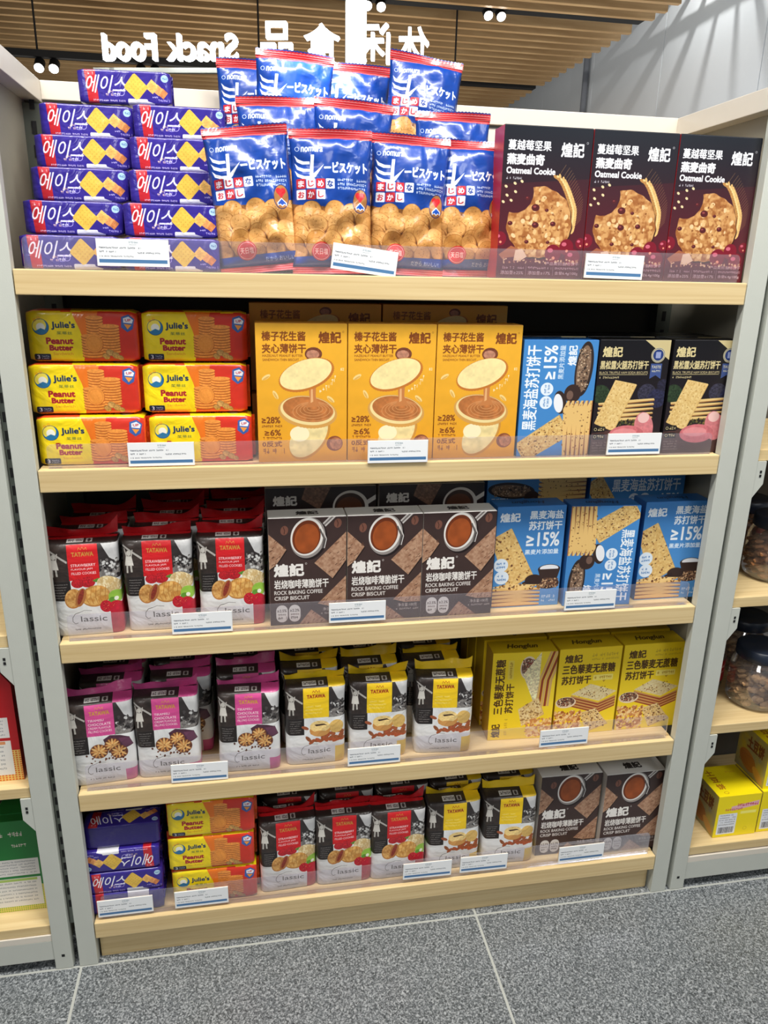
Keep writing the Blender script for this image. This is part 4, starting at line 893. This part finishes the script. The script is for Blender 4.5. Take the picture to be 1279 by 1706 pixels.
def make_gusset(w, h, d, m, finm, seed):
    """block-bottom foil pouch: filled body, sloping shoulder, upright crimped fin; total art height 560 units = shoulder top"""
    t = empty('cookie_pouch', '', 'cookie pouch'); rs = random.Random(seed); off = Vector((rs.uniform(0, 90), rs.uniform(0, 90), 0))
    N = 44; hs = h * 1.03                                                     # ridge height
    lv = [0, .004, .02] + [.02 + (h - .02) * k / 12 for k in range(1, 13)] + [h + (hs - h) * .3, h + (hs - h) * .7, hs]
    rings = []
    for z in lv:
        s = 0 if z <= h else (z - h) / (hs - h)
        base = min(1, z / .006); dd = d * (.9 + .1 * base) * (1 - s) + .003 * s; ww = w * (.97 + .03 * base) * (1 - .03 * s)
        cy = d / 2 + s * d * .05; ring = []
        for i in range(N):
            a = 2 * math.pi * i / N; p = .28
            x = sgn_pow(math.cos(a), p) * ww / 2; y = sgn_pow(math.sin(a), p) * dd / 2 + cy
            if s > 0: y = cy + sgn_pow(math.sin(a), p) * dd / 2 
            dn = noise.noise(Vector((x * 22, y * 22, z * 16)) + off) * .0035 + noise.noise(Vector((x * 60, y * 60, z * 40)) + off) * .0011
            k = min(1, z / .02) * (1 - .5 * s)
            nxv, nyv = sgn_pow(math.cos(a), .6), sgn_pow(math.sin(a), .6)
            bul = .0035 * math.sin(math.pi * min(1, z / h)) * (1 - s)
            ring.append(Vector((x + nxv * dn * k * .6, y + nyv * (dn * k + bul), z)))
        rings.append(ring)
    bm = bmesh.new(); uvl = uvlayer(bm); V = [[bm.verts.new(p) for p in r] for r in rings]
    vtop = 1 - 26 / 560
    def uv(c):
        z = c.z; vv = (z / h) * (486 / 560) if z <= h else (486 + (z - h) / (hs - h) * 48) / 560
        return (min(.995, max(.005, c.x / w + .5)), min(.955, max(.003, vv)))
    for j in range(len(V) - 1):
        for i in range(N):
            f = bm.faces.new([V[j][i], V[j][(i + 1) % N], V[j + 1][(i + 1) % N], V[j + 1][i]]); uv_set(f, uvl, uv)
    bm.faces.new(V[0][::-1]); bmesh.ops.recalc_face_normals(bm, faces=bm.faces)
    link('pouch_body', bm, [m], t, smooth=True)
    bm = bmesh.new(); n = 26; fh = .0125 + rs.uniform(-.002, .004); rowsA = []
    cL, cR = rs.uniform(-.003, .012), rs.uniform(.009, .026); ph = rs.uniform(0, 6); lean = rs.uniform(-.01, .006)
    for side in (0, 1):
        rows = []
        for j in range(4):
            row = []
            for i in range(n + 1):
                u = i / n; e = abs(2 * u - 1) ** 3
                z = hs - .001 + fh * j / 3 + e * (cL if u < .5 else cR) * (j + 1) / 4 + .003 * math.sin(u * 7 + ph) * j / 3
                y = d / 2 + d * .05 + lean * j / 3 * (1 + .5 * math.sin(u * 6 + ph)) + .003 * math.sin(u * 15 + ph) * (j / 3) + (.0009 if side else -.0009)
                row.append(bm.verts.new((w * (u - .5) * (.985 + .03 * j / 3), y, z)))
            rows.append(row)
        for j in range(3):
            for i in range(n):
                q = [rows[j][i], rows[j][i + 1], rows[j + 1][i + 1], rows[j + 1][i]]
                bm.faces.new(q if side == 0 else q[::-1])
    link('top_fin', bm, [finm], t, smooth=True)
    return t

def make_flow(w, h, d, m, topm, endm, seed, p=.25, name='biscuit_pack', fin=.006):
    """film-wrapped slab with crimped fins at both ends"""
    t = empty(name, '', 'biscuit pack'); rs = random.Random(seed); off = Vector((rs.uniform(0, 90), rs.uniform(0, 90), 0))
    N = 28; nx = 16; bm = bmesh.new(); uvl = uvlayer(bm); V = []
    for j in range(nx + 1):
        u = j / nx; x = (u - .5) * w; e = abs(2 * u - 1); k = 1 - .0 * e; edge = 1 - max(0, (e - .965) / .035) * .08
        ring = []
        for i in range(N):
            a = 2 * math.pi * i / N + math.pi / N
            y = d / 2 + sgn_pow(math.cos(a), p) * d / 2 * edge; z = h / 2 + sgn_pow(math.sin(a), p) * h / 2 * edge
            dn = noise.noise(Vector((x * 24, y * 40, z * 40)) + off) * .0014
            ring.append(bm.verts.new((x, y + dn * (1 if y > d / 2 else -1) * .8, z if z < .004 else z + dn * .3 - .0004)))
        V.append(ring)
    for j in range(nx):
        for i in range(N):
            f = bm.faces.new([V[j][i], V[j + 1][i], V[j + 1][(i + 1) % N], V[j][(i + 1) % N]])
    bm.faces.new(V[0]); bm.faces.new(V[-1][::-1]); bmesh.ops.recalc_face_normals(bm, faces=bm.faces); bm.normal_update()
    for f in bm.faces:
        n = f.normal
        if n.z > .75: f.material_index = 1; uv_set(f, uvl, lambda c: (c.x / w + .5, c.y / d))
        elif abs(n.x) > .8: f.material_index = 2; uv_set(f, uvl, lambda c: (.5, .5))
        else: uv_set(f, uvl, lambda c: (c.x / w + .5, min(.99, max(.01, c.z / h))))
    link('wrapper', bm, [m, topm, endm], t, smooth=True)
    if fin:
        for s in (-1, 1):
            bm = bmesh.new(); n = 8
            A_ = []
            for side in (-1, 1):
                rows = [[bm.verts.new((s * (w / 2 + k * fin / 2 - .0008), d * .5 + side * .0012 + .0018 * math.sin(i * 1.3 + k), h * (.06 + .88 * i / n))) for i in range(n + 1)] for k in range(3)]
                for k in range(2):
                    for i in range(n): bm.faces.new([rows[k][i], rows[k + 1][i], rows[k + 1][i + 1], rows[k][i + 1]])
            link('end_seal', bm, [endm], t)
    return t

PROTO = {}
def place(key, maker, x, y, z, label, cat=None, group=None, rz=0, rx=0, ry=0):
    if key not in PROTO:
        o = maker(); PROTO[key] = o
    else: o = copy_tree(PROTO[key])
    o.location = (x, y, z); o.rotation_euler = (math.radians(rx), math.radians(ry), math.radians(rz)); o['label'] = label
    if group: o['group'] = group
    return o

# ================================================================== products
EPS = .0004
# ---- top shelf
z = ZS[0] + EPS
def ace(k, *a, **kw): return place('ace%d' % (k % 3), lambda: make_flow(.1425, .0495, .05, P['purple_cracker_print'], SOL['purple'], SOL['purple'], k % 3 + 3, p=.16, fin=.0035), *a, group=kw.pop('group', 'purple cracker packs on the top shelf'), **kw)
LY = ['bottom', 'second from bottom', 'middle', 'fourth from bottom', 'top']
for i, (x, y) in enumerate(((.008, .03), (.010, .066), (.018, .102), (.02, .138), (.024, .174))):
    ace(i, x + .071, y, z + i * .0510, 'purple cracker pack, %s of left stack on top shelf' % LY[i])
for i, (x, y) in enumerate(((.157, .03), (.158, .05), (.166, .082), (.167, .112), (.172, .14))):
    ace(i + 1, x + .071, y, z + i * .0507, 'purple cracker pack, %s of the stack beside the blue pouches' % LY[i])
ace(0, .158, .176, z + .2565, 'single purple cracker pack lying alone on top of both stacks', ry=-1)

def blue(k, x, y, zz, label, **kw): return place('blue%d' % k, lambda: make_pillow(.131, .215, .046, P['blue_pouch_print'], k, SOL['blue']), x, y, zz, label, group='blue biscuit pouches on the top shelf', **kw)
blue(1, .366, .048, z + .001, 'leftmost front blue biscuit pouch, leaning beside the purple packs', ry=-6, rx=-3)
blue(2, .480, .044, z + .001, 'second front blue biscuit pouch, behind the tilted price tag', ry=-1, rx=-3)
blue(3, .602, .060, z + .001, 'third front blue biscuit pouch from the left', ry=2, rx=-3)
blue(4, .7115, .070, z + .001, 'rightmost front blue biscuit pouch, beside the oatmeal boxes', rx=-4)
blue(1, .692, .122, z + .049, 'blue pouch peeking over the rightmost front pouch', rx=-3)
blue(2, .512, .112, z + .057, 'low middle blue pouch behind the front row, under bright glare', rx=-4, ry=3)
blue(3, .405, .112, z + .056, 'glare-lit blue pouch behind the leftmost front pouch', rx=-4, ry=-2)
blue(4, .640, .190, z + .150, 'tallest blue pouch at the back right, tilted clockwise', rx=-5, ry=6)
blue(1, .532, .240, z + .138, 'back row blue pouch left of the tallest tilted one', rx=-3, ry=2)
blue(2, .422, .186, z + .138, 'back row blue pouch whitened by glare, left of centre', rx=-4, ry=3)
blue(3, .366, .262, z + .138, 'back row blue pouch nearest the purple packs', rx=-2)
for i, (x, y, zz, rzz) in enumerate(((.40, .088, .024, 0), (.535, .088, .024, 0), (.668, .088, .024, 0), (.44, .235, .07, 90), (.66, .235, .07, 90), (.44, .235, .116, 90), (.66, .235, .116, 90))):
    o = blue(1 + i % 4, x + (.108 if rzz else 0), y, z + zz, 'blue pouch lying flat beneath the back rows, ' + ('lowest layer left', 'lowest layer middle', 'lowest layer right', 'second layer left', 'second layer right', 'third layer left', 'third layer right')[i], rx=-88.5, rz=rzz)
for i, (x, lab) in enumerate(((.8235, 'left'), (.9745, 'middle'), (1.1255, 'right'))):
    place('oat', lambda: make_box(.1495, .231, .05, P['oatmeal_box_print'], SOL['oattop'], SOL['oattop'], side2=SOL['oat']), x, .0215, z, 'black oatmeal cookie box, %s of three on the top shelf' % lab, group='black oatmeal cookie boxes')

# ---- second shelf
z = ZS[1] + EPS
def julie(k, *a, **kw): return place('jul%d' % (k % 3), lambda: make_flow(.166, .081, .06, P['peanut_pack_print'], P['peanut_top_print'], SOL['peanut'], k % 3 + 11, p=.2), *a, **kw)
for c, (x0, nm) in enumerate(((.0815, 'left'), (.2555, 'right'))):
    for i, (dx, y) in enumerate(((.002, .027), (-.004, .040), (-.001, .052))):
        julie(i + c, x0 + dx, y + c * .002, z + i * .0825, 'yellow and red peanut butter pack, %s of the %s stack on second shelf' % (('bottom', 'middle', 'top')[i], nm), group='peanut butter packs on the second shelf')
hz = lambda: make_box(.1500, .2305, .05, P['hazelnut_box_print'], SOL['haz'], SOL['haz'])
for x, lab in ((.4255, 'left'), (.577, 'middle'), (.7285, 'right')):
    place('haz', hz, x, .0215, z, 'upright yellow hazelnut biscuit box, %s of three in front' % lab, group='yellow hazelnut boxes in front')
for i, x in enumerate((.458, .692)):
    for k in range(2): place('hazflat', lambda: make_box(.231, .052, .15, SOL['haz'], SOL['haz'], SOL['haz']), x, .095, z + k * .053, '%s flat hazelnut box under the %s box lying on its side' % (('lower', 'upper')[k], ('left', 'right')[i]), group='flat hazelnut boxes at the back')
    place('hazw', lambda: make_box(.231, .15, .05, P['hazelnut_wide_print'], SOL['haz'], SOL['haz'], rot=0), x, .12, z + .1075, ('hazelnut box on its side behind the left front box', 'hazelnut box on its side behind the right front box')[i], group='hazelnut boxes lying on their side')
place('ryeL', lambda: make_box(.1375, .206, .05, P['rye_wide_print'], SOL['rye'], P['rye_top_print'], rot=90), .877, .0225, z, 'blue rye cracker box on end, its print turned sideways, on second shelf', group='blue rye boxes')
tr = lambda: make_box(.1345, .207, .05, P['truffle_box_print'], SOL['tru'], SOL['tru'])
place('tru', tr, 1.0155, .0215, z, 'black truffle cracker box behind the price tag, left of two', group='black truffle boxes in front')
place('tru', tr, 1.1575, .0225, z, 'black truffle cracker box against the right side panel', group='black truffle boxes in front')
for j, y in enumerate((.09, .145)):
    for i, x in enumerate((.885, 1.022, 1.159)): place('tru', tr, x, y + .002, z, 'black truffle box, %s row from the front, %s column' % (('second', 'third', 'fourth')[j], ('left', 'middle', 'right')[i]), group='black truffle boxes in the rows behind')

# ---- third shelf
z = ZS[2] + EPS
def pouch(kind, k, *a, **kw): return place('%s%d' % (kind, k), lambda: make_gusset(.116, .171, .058, P[kind + '_pouch_print'], CL[kind], k * 7 + len(kind)), *a, **kw)
for i, (x, y, r, lab) in enumerate(((.048, .030, 3, 'leftmost'), (.170, .034, 0, 'middle'), (.295, .034, -1, 'rightmost'))):
    pouch('berry', i, x, y, z, 'red and white strawberry cookie pouch, %s of three on middle shelf' % lab, rz=r, group='strawberry pouches in front on the middle shelf')
for j, y in enumerate((.105, .175, .243)):
    for i, x in enumerate((.052, .18, .30)):
        if j == 2 and i == 0: continue
        pouch('berry', (i + j + 1) % 3, x + .006 * j, y, z, 'strawberry pouch on middle shelf, %s row from the front, %s column' % (('second', 'third', 'fourth')[j], ('left', 'middle', 'right')[i]), group='strawberry pouches behind on the middle shelf')
cf = lambda: make_box(.1385, .2065, .05, P['coffee_box_print'], SOL['cof'], P['coffee_top_print'])
for x, lab in ((.4315, 'left'), (.5720, 'middle'), (.7115, 'right')):
    place('cof', cf, x, .024, z, 'brown coffee crisp biscuit box, %s of three on middle shelf' % lab, group='coffee boxes on the middle shelf')
for i, x in enumerate((.463, .675)):
    for k in range(2): place('cofflat', lambda: make_box(.206, .0495, .1385, SOL['cof'], SOL['cof'], SOL['cof']), x, .095, z + k * .0505, '%s flat coffee box under the %s box lying on its side' % (('lower', 'upper')[k], ('left', 'right')[i]), group='flat coffee boxes behind')
    place('cofw', lambda: make_box(.206, .1385, .05, P['coffee_wide_print'], SOL['cof'], SOL['cof']), x, .098, z + .102, ('dark coffee box on its side behind the left coffee box', 'dark coffee box on its side behind the right coffee boxes')[i], group='coffee boxes on their side')
ry = lambda: make_box(.137, .2065, .05, P['rye_box_print'], SOL['rye'], P['rye_top_print'])
place('rye', ry, .857, .044, z, 'upright blue rye cracker box beside the coffee boxes', group='blue rye boxes')
place('ryeR', lambda: make_box(.1375, .206, .05, P['rye_wide_print'], SOL['rye'], P['rye_top_print'], rot=-90), 1.0005, .031, z, 'middle blue rye cracker box, print turned clockwise, on middle shelf', rz=-4, group='blue rye boxes')
place('rye', ry, 1.157, .043, z, 'upright blue rye cracker box cut off by the right side panel', group='blue rye boxes')
for i, x in enumerate((.893, 1.108)):
    for k in range(2): place('ryeflat', lambda: make_box(.206, .0495, .1385, SOL['rye'], SOL['rye'], SOL['rye']), x, .115, z + k * .0505, '%s flat rye box under the %s box lying on its side' % (('lower', 'upper')[k], ('left', 'right')[i]), group='flat rye boxes behind')
    place('ryew%d' % i, lambda i=i: make_box(.206, .1375, .05, P['rye_wide_print'], SOL['rye'], SOL['rye'], rot=(180, 0)[i]), x, .118, z + .102, ('dim blue rye box upside down behind the left upright one', 'dim blue rye box on its side at the back right')[i], group='rye boxes on their side')

# ---- fourth shelf
z = ZS[3] + EPS
for i, (x, y, r, lab) in enumerate(((.047, .028, 5, 'leftmost'), (.164, .032, 0, 'middle'), (.316, .026, -2, 'rightmost'))):
    pouch('choc', i, x, y, z, 'pink and white chocolate cookie pouch, %s of three in front' % lab, rz=r, group='pink chocolate pouches in front')
for i, (x, y, r, lab) in enumerate(((.444, .030, 0, 'left'), (.568, .031, -1, 'middle'), (.700, .028, -5, 'right'))):
    pouch('almond', i, x, y, z, 'yellow and white almond cookie pouch, %s of three on fourth shelf' % lab, rz=r, group='almond pouches in front on the fourth shelf')
for j, y in enumerate((.102, .172, .242)):
    for i, x in enumerate((.055, .185, .312)): pouch('choc', (i + j + 1) % 3, x, y, z, 'pink chocolate pouch, %s row from the front, %s column' % (('second', 'third', 'fourth')[j], ('left', 'middle', 'right')[i]), group='pink chocolate pouches behind')
    for i, x in enumerate((.438, .562, .692)): pouch('almond', (i + j + 1) % 3, x, y, z, 'almond pouch on fourth shelf, %s row from the front, %s column' % (('second', 'third', 'fourth')[j], ('left', 'middle', 'right')[i]), group='almond pouches behind on the fourth shelf')
place('quiL', lambda: make_box(.136, .2035, .052, P['quinoa_wide_print'], SOL['qui'], P['quinoa_top_print'], rot=90, side2=SOL['quid']), .872, .0515, z, 'yellow quinoa cracker box with its print turned sideways', rz=-3, group='yellow quinoa boxes in front')
qu = lambda: make_box(.1375, .2035, .052, P['quinoa_box_print'], SOL['qui'], P['quinoa_top_print'])
place('qui', qu, 1.0145, .052, z, 'upright yellow quinoa cracker box in the middle of three', group='yellow quinoa boxes in front')
place('qui', qu, 1.1565, .052, z, 'upright yellow quinoa cracker box against the right side panel', group='yellow quinoa boxes in front')
for j, y in enumerate((.112, .17, .228)):
    for i, x in enumerate((.872, 1.0145, 1.155)): place('qui', qu, x, y, z, 'yellow quinoa box, %s row from the front, %s column' % (('second', 'third', 'fourth')[j], ('left', 'middle', 'right')[i]), group='yellow quinoa boxes in the rows behind')

# ---- bottom shelf
z = ZS[4] + EPS
G5 = 'purple cracker packs on the bottom shelf'
ace(0, .062, .020, z + .0505, 'purple cracker pack lying face up at the foot of the bottom shelf stack', rx=-90, group=G5)
ace(1, .0625, .020, z + .0512, 'purple cracker pack facing out upright in the bottom shelf stack', group=G5)
ace(2, .0605, .0215, z + .1512, 'purple cracker pack turned upside down in the bottom shelf stack', ry=180, group=G5)
ace(0, .064, .078, z + .1530, 'purple cracker pack lying face down on top of the bottom shelf stack', rx=90, group=G5)
for k in range(4): ace(k, .062 + .002 * (k % 2), .1385, z + .0002 + k * .0512, 'purple cracker pack lying flat, second pile on bottom shelf, level %s' % ('one', 'two', 'three', 'four')[k], rx=90, group=G5)
for k in range(4): ace(k, .064 - .002 * (k % 2), .200, z + .0002 + k * .0512, 'purple cracker pack lying flat, rearmost pile on bottom shelf, level %s' % ('one', 'two', 'three', 'four')[k], rx=90, group=G5)
for i in range(3):
    julie(i, .236 - .003 * (i % 2), .022 - .001 * i, z + i * .0825, 'peanut butter pack, %s of the stack on the bottom shelf' % ('bottom', 'middle', 'top')[i], group='peanut butter packs on the bottom shelf', rz=-1)
for i, (x, y, r, lab) in enumerate(((.385, .028, 3, 'leftmost, nearest the peanut packs'), (.500, .028, 0, 'middle of three'), (.614, .026, 0, 'rightmost of three'))):
    pouch('berry', i, x, y, z, 'strawberry cookie pouch on bottom shelf, ' + lab, rz=r, group='strawberry pouches in front on the bottom shelf')
for i, (x, y, r, lab) in enumerate(((.736, .032, 0, 'left one, beside the strawberry pouches'), (.860, .030, -3, 'right one, beside the coffee boxes'))):
    pouch('almond', i + 1, x, y, z, 'yellow almond cookie pouch on bottom shelf, ' + lab, rz=r, group='almond pouches in front on the bottom shelf')
for j, y in enumerate((.102, .172, .242)):
    for i, x in enumerate((.392, .515, .637)): pouch('berry', (i + j + 1) % 3, x, y, z, 'strawberry pouch on bottom shelf, %s row from the front, %s column' % (('second', 'third', 'fourth')[j], ('left', 'middle', 'right')[i]), group='strawberry pouches behind on the bottom shelf')
    for i, x in enumerate((.759, .881)): pouch('almond', (i + j) % 3, x, y, z, 'almond pouch on bottom shelf, %s row from the front, %s column' % (('second', 'third', 'fourth')[j], ('left', 'right')[i]), group='almond pouches behind on the bottom shelf')
place('cof', cf, .998, .040, z, 'brown coffee crisp biscuit box, left of two on bottom shelf', rz=-1, group='coffee boxes on the bottom shelf')
place('cof', cf, 1.141, .027, z, 'brown coffee crisp biscuit box, right of two on bottom shelf', group='coffee boxes on the bottom shelf')
for x, q in ((1.01, 'left'), (1.155, 'right')): place('cof', cf, x, .105, z, 'coffee box in the second row of the bottom shelf, %s one' % q, group='coffee boxes behind on the bottom shelf')

# ------------------------------------------------------------------ neighbouring units
def neighbour(x0, sgn, zs, name_lab):
    """x0: outer edge of the stile next to our unit; sgn: direction the unit extends"""
    u = empty('display_unit', name_lab, 'shelving unit')
    X = lambda a, b: (min(x0 + sgn * a, x0 + sgn * b), max(x0 + sgn * a, x0 + sgn * b))
    L = .62
    bx('stile', (*X(0, .033), 0, .02, 0, H), M_metal, u, bev=.0012)
    bx('side_sheet', (*X(0, .006), .02, D, .06, H), M_metal2, u)
    bx('back_panel', (*X(.006, L), D - .02, D - .012, .06, H - .03), M_back, u)
    bx('top_rail', (*X(.0, .033), .02, D, H - .035, H), M_white, u); bx('back_cap', (*X(.033, L), D - .03, D, H - .03, H), M_white, u)
    bx('kick_panel', (*X(.033, L), .002, .014, .024, .07), M_metal, u)
    bx('kick_ledge', (*X(.033, L), .002, .03, .07, .085), M_white, u, bev=.001)
    bm = bmesh.new(); bm.free()
    for z_ in zs[:-1]:
        bm = bmesh.new(); pts = [(0.0331, 0), (.052, 0), (.052, -.045), (.0331, -.072)]
        if sgn < 0: pts = pts[::-1]
        f = bm.faces.new([bm.verts.new((x0 + sgn * a, .001, z_ - .0215 + b)) for a, b in pts]); e = bmesh.ops.extrude_face_region(bm, geom=[f])
        bmesh.ops.translate(bm, verts=[v for v in e['geom'] if isinstance(v, bmesh.types.BMVert)], vec=(0, .003, 0)); bmesh.ops.recalc_face_normals(bm, faces=bm.faces)
        b = link('bracket', bm, M_metal, u)
        bm = bmesh.new()
        for dz in (-.02, -.028):
            box(bm, x0 + sgn * .043 - .002, x0 + sgn * .043 + .002, .0002, .0012, z_ - .0215 + dz - .003, z_ - .0215 + dz + .002)
        link('bracket_slot', bm, M_black, b)
    bm = bmesh.new(); box(bm, x0 + sgn * .016 - .003, x0 + sgn * .016 + .003, -.0004, .001, .03, .036); link('bolt_hole', bm, M_black, u)
    return u, X, L
uR, XR, LR = neighbour(1.248, 1, [1.030, .725, .428, .118], 'grey display unit to the right, holding jars and yellow boxes')
for z_, lab in ((1.030, 'pale board of the right unit above the upper jars'), (.725, 'pale board under the upper jars in the right unit'), (.428, 'pale board under the lower jars in the right unit'), (.110, 'lowest pale board of the right unit under yellow boxes')):
    o = bx('shelf_board', (*XR(.0345, LR), .0045, D - .025, z_ - .0215, z_), M_wood, bev=.001); tag(o, lab, 'shelf', 'boards of the right unit')
uL, XL, LL = neighbour(-.047, -1, [.7344, .4275, .107], 'grey display unit to the left, holding red and green cartons')
for z_, lab in ((.7344, 'pale board of the left unit above the red carton'), (.4275 , 'pale board of the left unit under the red carton'), (.107, 'lowest pale board of the left unit under green cartons')):
    o = bx('shelf_board', (*XL(.0345, LL), .0045, D - .025, z_ - .0215, z_), M_wood, bev=.001); tag(o, lab, 'shelf', 'boards of the left unit')
# slotted uprights in the two gaps
for x0, x1, lab in ((1.2375, 1.2465, 'dark slotted steel upright in the gap on the right'), (-.0455, -.0365, 'slotted steel upright in the gap on the left')):
    up = bx('slotted_upright', (x0, x1, .012, .04, .1, 1.6), M_steel); tag(up, lab, 'upright')
    bm = bmesh.new(); zz = .14
    while zz < 1.56: box(bm, (x0 + x1) / 2 - .0022, (x0 + x1) / 2 + .0022, .0112, .0122, zz, zz + .016); zz += .03
    o = link('slot', bm, M_black, up); o['kind'] = 'stuff'

def make_jar(filling):
    t = empty('snack_jar', '', 'jar'); r, h = .062, .118
    prof = [(0, .001), (r * .86, .001), (r * .97, .008), (r, .02), (r, h * .72), (r * .94, h * .86), (r * .8, h * .93), (r * .8, h)]
    def lathe(pr, name, m, parent, n=32):
        bm = bmesh.new(); rows = [[bm.verts.new((a * math.cos(2 * math.pi * i / n), a * math.sin(2 * math.pi * i / n), b)) for i in range(n)] if a > 0 else [bm.verts.new((0, 0, b))] for a, b in pr]
        for A_, B_ in zip(rows[:-1], rows[1:]):
            for i in range(n):
                if len(A_) == 1: bm.faces.new([A_[0], B_[(i + 1) % n], B_[i]])
                elif len(B_) == 1: bm.faces.new([A_[i], A_[(i + 1) % n], B_[0]])
                else: bm.faces.new([A_[i], A_[(i + 1) % n], B_[(i + 1) % n], B_[i]])
        bmesh.ops.recalc_face_normals(bm, faces=bm.faces); return link(name, bm, m, parent, smooth=True)
    g = lathe(prof, 'jar_body', M_pet, t)
    lathe([(0, h + .021), (r * .8, h + .021), (r * .86, h + .018), (r * .87, h - .004), (r * .83, h - .006)], 'lid', M_lid, t)
    bm = bmesh.new(); rs = random.Random(3)
    for k in range(300):
        a = rs.uniform(0, 6.28); rr = r * .88 * rs.random() ** .3; zz = rs.uniform(.012, h * .72)
        g2 = bmesh.ops.create_icosphere(bm, subdivisions=1, radius=rs.uniform(.007, .011), matrix=Matrix.Translation((rr * math.cos(a), rr * math.sin(a), zz)) @ Matrix.Rotation(a, 4, 'X') @ Matrix.Diagonal((1.3, .8, .5, 1)))
    o = link('filling', bm, filling, t); o['kind'] = 'stuff'
    bm = bmesh.new(); uvl = uvlayer(bm); n = 8; rows = []
    for i in range(n + 1):
        a = math.radians(-98 + 70 * i / n); rows.append([bm.verts.new(((r + .0006) * math.cos(a), (r + .0006) * math.sin(a), zz)) for zz in (.03, .082)])
    for i in range(n):
        f = bm.faces.new([rows[i][0], rows[i + 1][0], rows[i + 1][1], rows[i][1]])
        for l, q in zip(f.loops, ((i, 0), (i + 1, 0), (i + 1, 1), (i, 1))): l[uvl].uv = (q[0] / n, q[1])
    link('label', bm, P['jar_label_print'], t)
    return t
jars = [('jarA', M_seed2, 1.44, .105, .725, 'large clear jar of brown snacks on the upper board, nearest front'), ('jarA', M_seed2, 1.45, .24, .725, 'clear jar of brown snacks behind, on the upper board'),
        ('jarB', M_seed, 1.44, .086, .428, 'large clear jar of brown strips on the lower board, nearest front'), ('jarB', M_seed, 1.345, .178, .428, 'clear jar with dark lid behind left on the lower board'), ('jarB', M_seed, 1.505, .235, .428, 'clear jar with dark lid at back right of lower board'), ('jarB', M_seed, 1.58, .09, .428, 'clear jar of brown strips at the far right of lower board')]
for k, fm, x, y, zz, lab in jars:
    place(k, lambda fm=fm: make_jar(fm), x, y, zz + .0004, lab, group='dark-lidded snack jars')
sb = lambda: make_box(.108, .112, .105, P['snack_box_print'], SOL['snack'], P['snack_box_top_print'], side2=P['snack_box_side_print'], name='snack_box')
place('snk', sb, 1.405, .024, .1104, 'yellow square snack box at the front corner of the right unit', group='yellow snack boxes in the right unit')
place('snk', sb, 1.517, .026, .1104, 'yellow square snack box right of the front corner one', group='yellow snack boxes in the right unit')
place('snk', sb, 1.519, .034, .2234, 'yellow square snack box stacked on top of another', group='yellow snack boxes in the right unit')
place('snk', sb, 1.630, .026, .1104, 'yellow square snack box furthest right', group='yellow snack boxes in the right unit')
def make_carton(w, h, d, m, sm):
    t = empty('gift_carton', '', 'carton'); bm = bmesh.new(); c = .018
    pts = [(-w / 2, 0), (w / 2, 0), (w / 2, h - c * 1.6), (w / 2 - c, h), (-w / 2 + c, h), (-w / 2, h - c * 1.6)]
    f = bm.faces.new([bm.verts.new((a, 0, b)) for a, b in pts]); e = bmesh.ops.extrude_face_region(bm, geom=[f]); bmesh.ops.translate(bm, verts=[v for v in e['geom'] if isinstance(v, bmesh.types.BMVert)], vec=(0, d, 0))
    bmesh.ops.recalc_face_normals(bm, faces=bm.faces); bm.normal_update(); uvl = uvlayer(bm)
    for f in bm.faces:
        f.material_index = 0 if f.normal.y < -.5 else 1; uv_set(f, uvl, lambda q: (q.x / w + .5, q.z / h))
    link('carton_body', bm, [m, sm], t)
    bx('top_flap', (-w / 2 + c, w / 2 - c, d * .3, d * .7, h, h + .002), sm, t); return t
place('redc', lambda: make_carton(.14, .228, .08, P['red_carton_print'], SOL['red']), -.166, .03, .4279, 'red carton with white label on the left unit', group='cartons in the left unit')
place('redc', None, -.315, .03, .4279, 'second red carton further left in the left unit', group='cartons in the left unit')
place('grc', lambda: make_carton(.10, .215, .07, P['green_carton_print'], SOL['green']), -.140, .05, .1074, 'green carton with white label nearest the stile, left unit', group='cartons in the left unit')
place('grc', None, -.246, .035, .1074, 'green carton second from the stile, left unit', group='cartons in the left unit')
place('grc', None, -.352, .035, .1074, 'green carton furthest left in the left unit', group='cartons in the left unit')
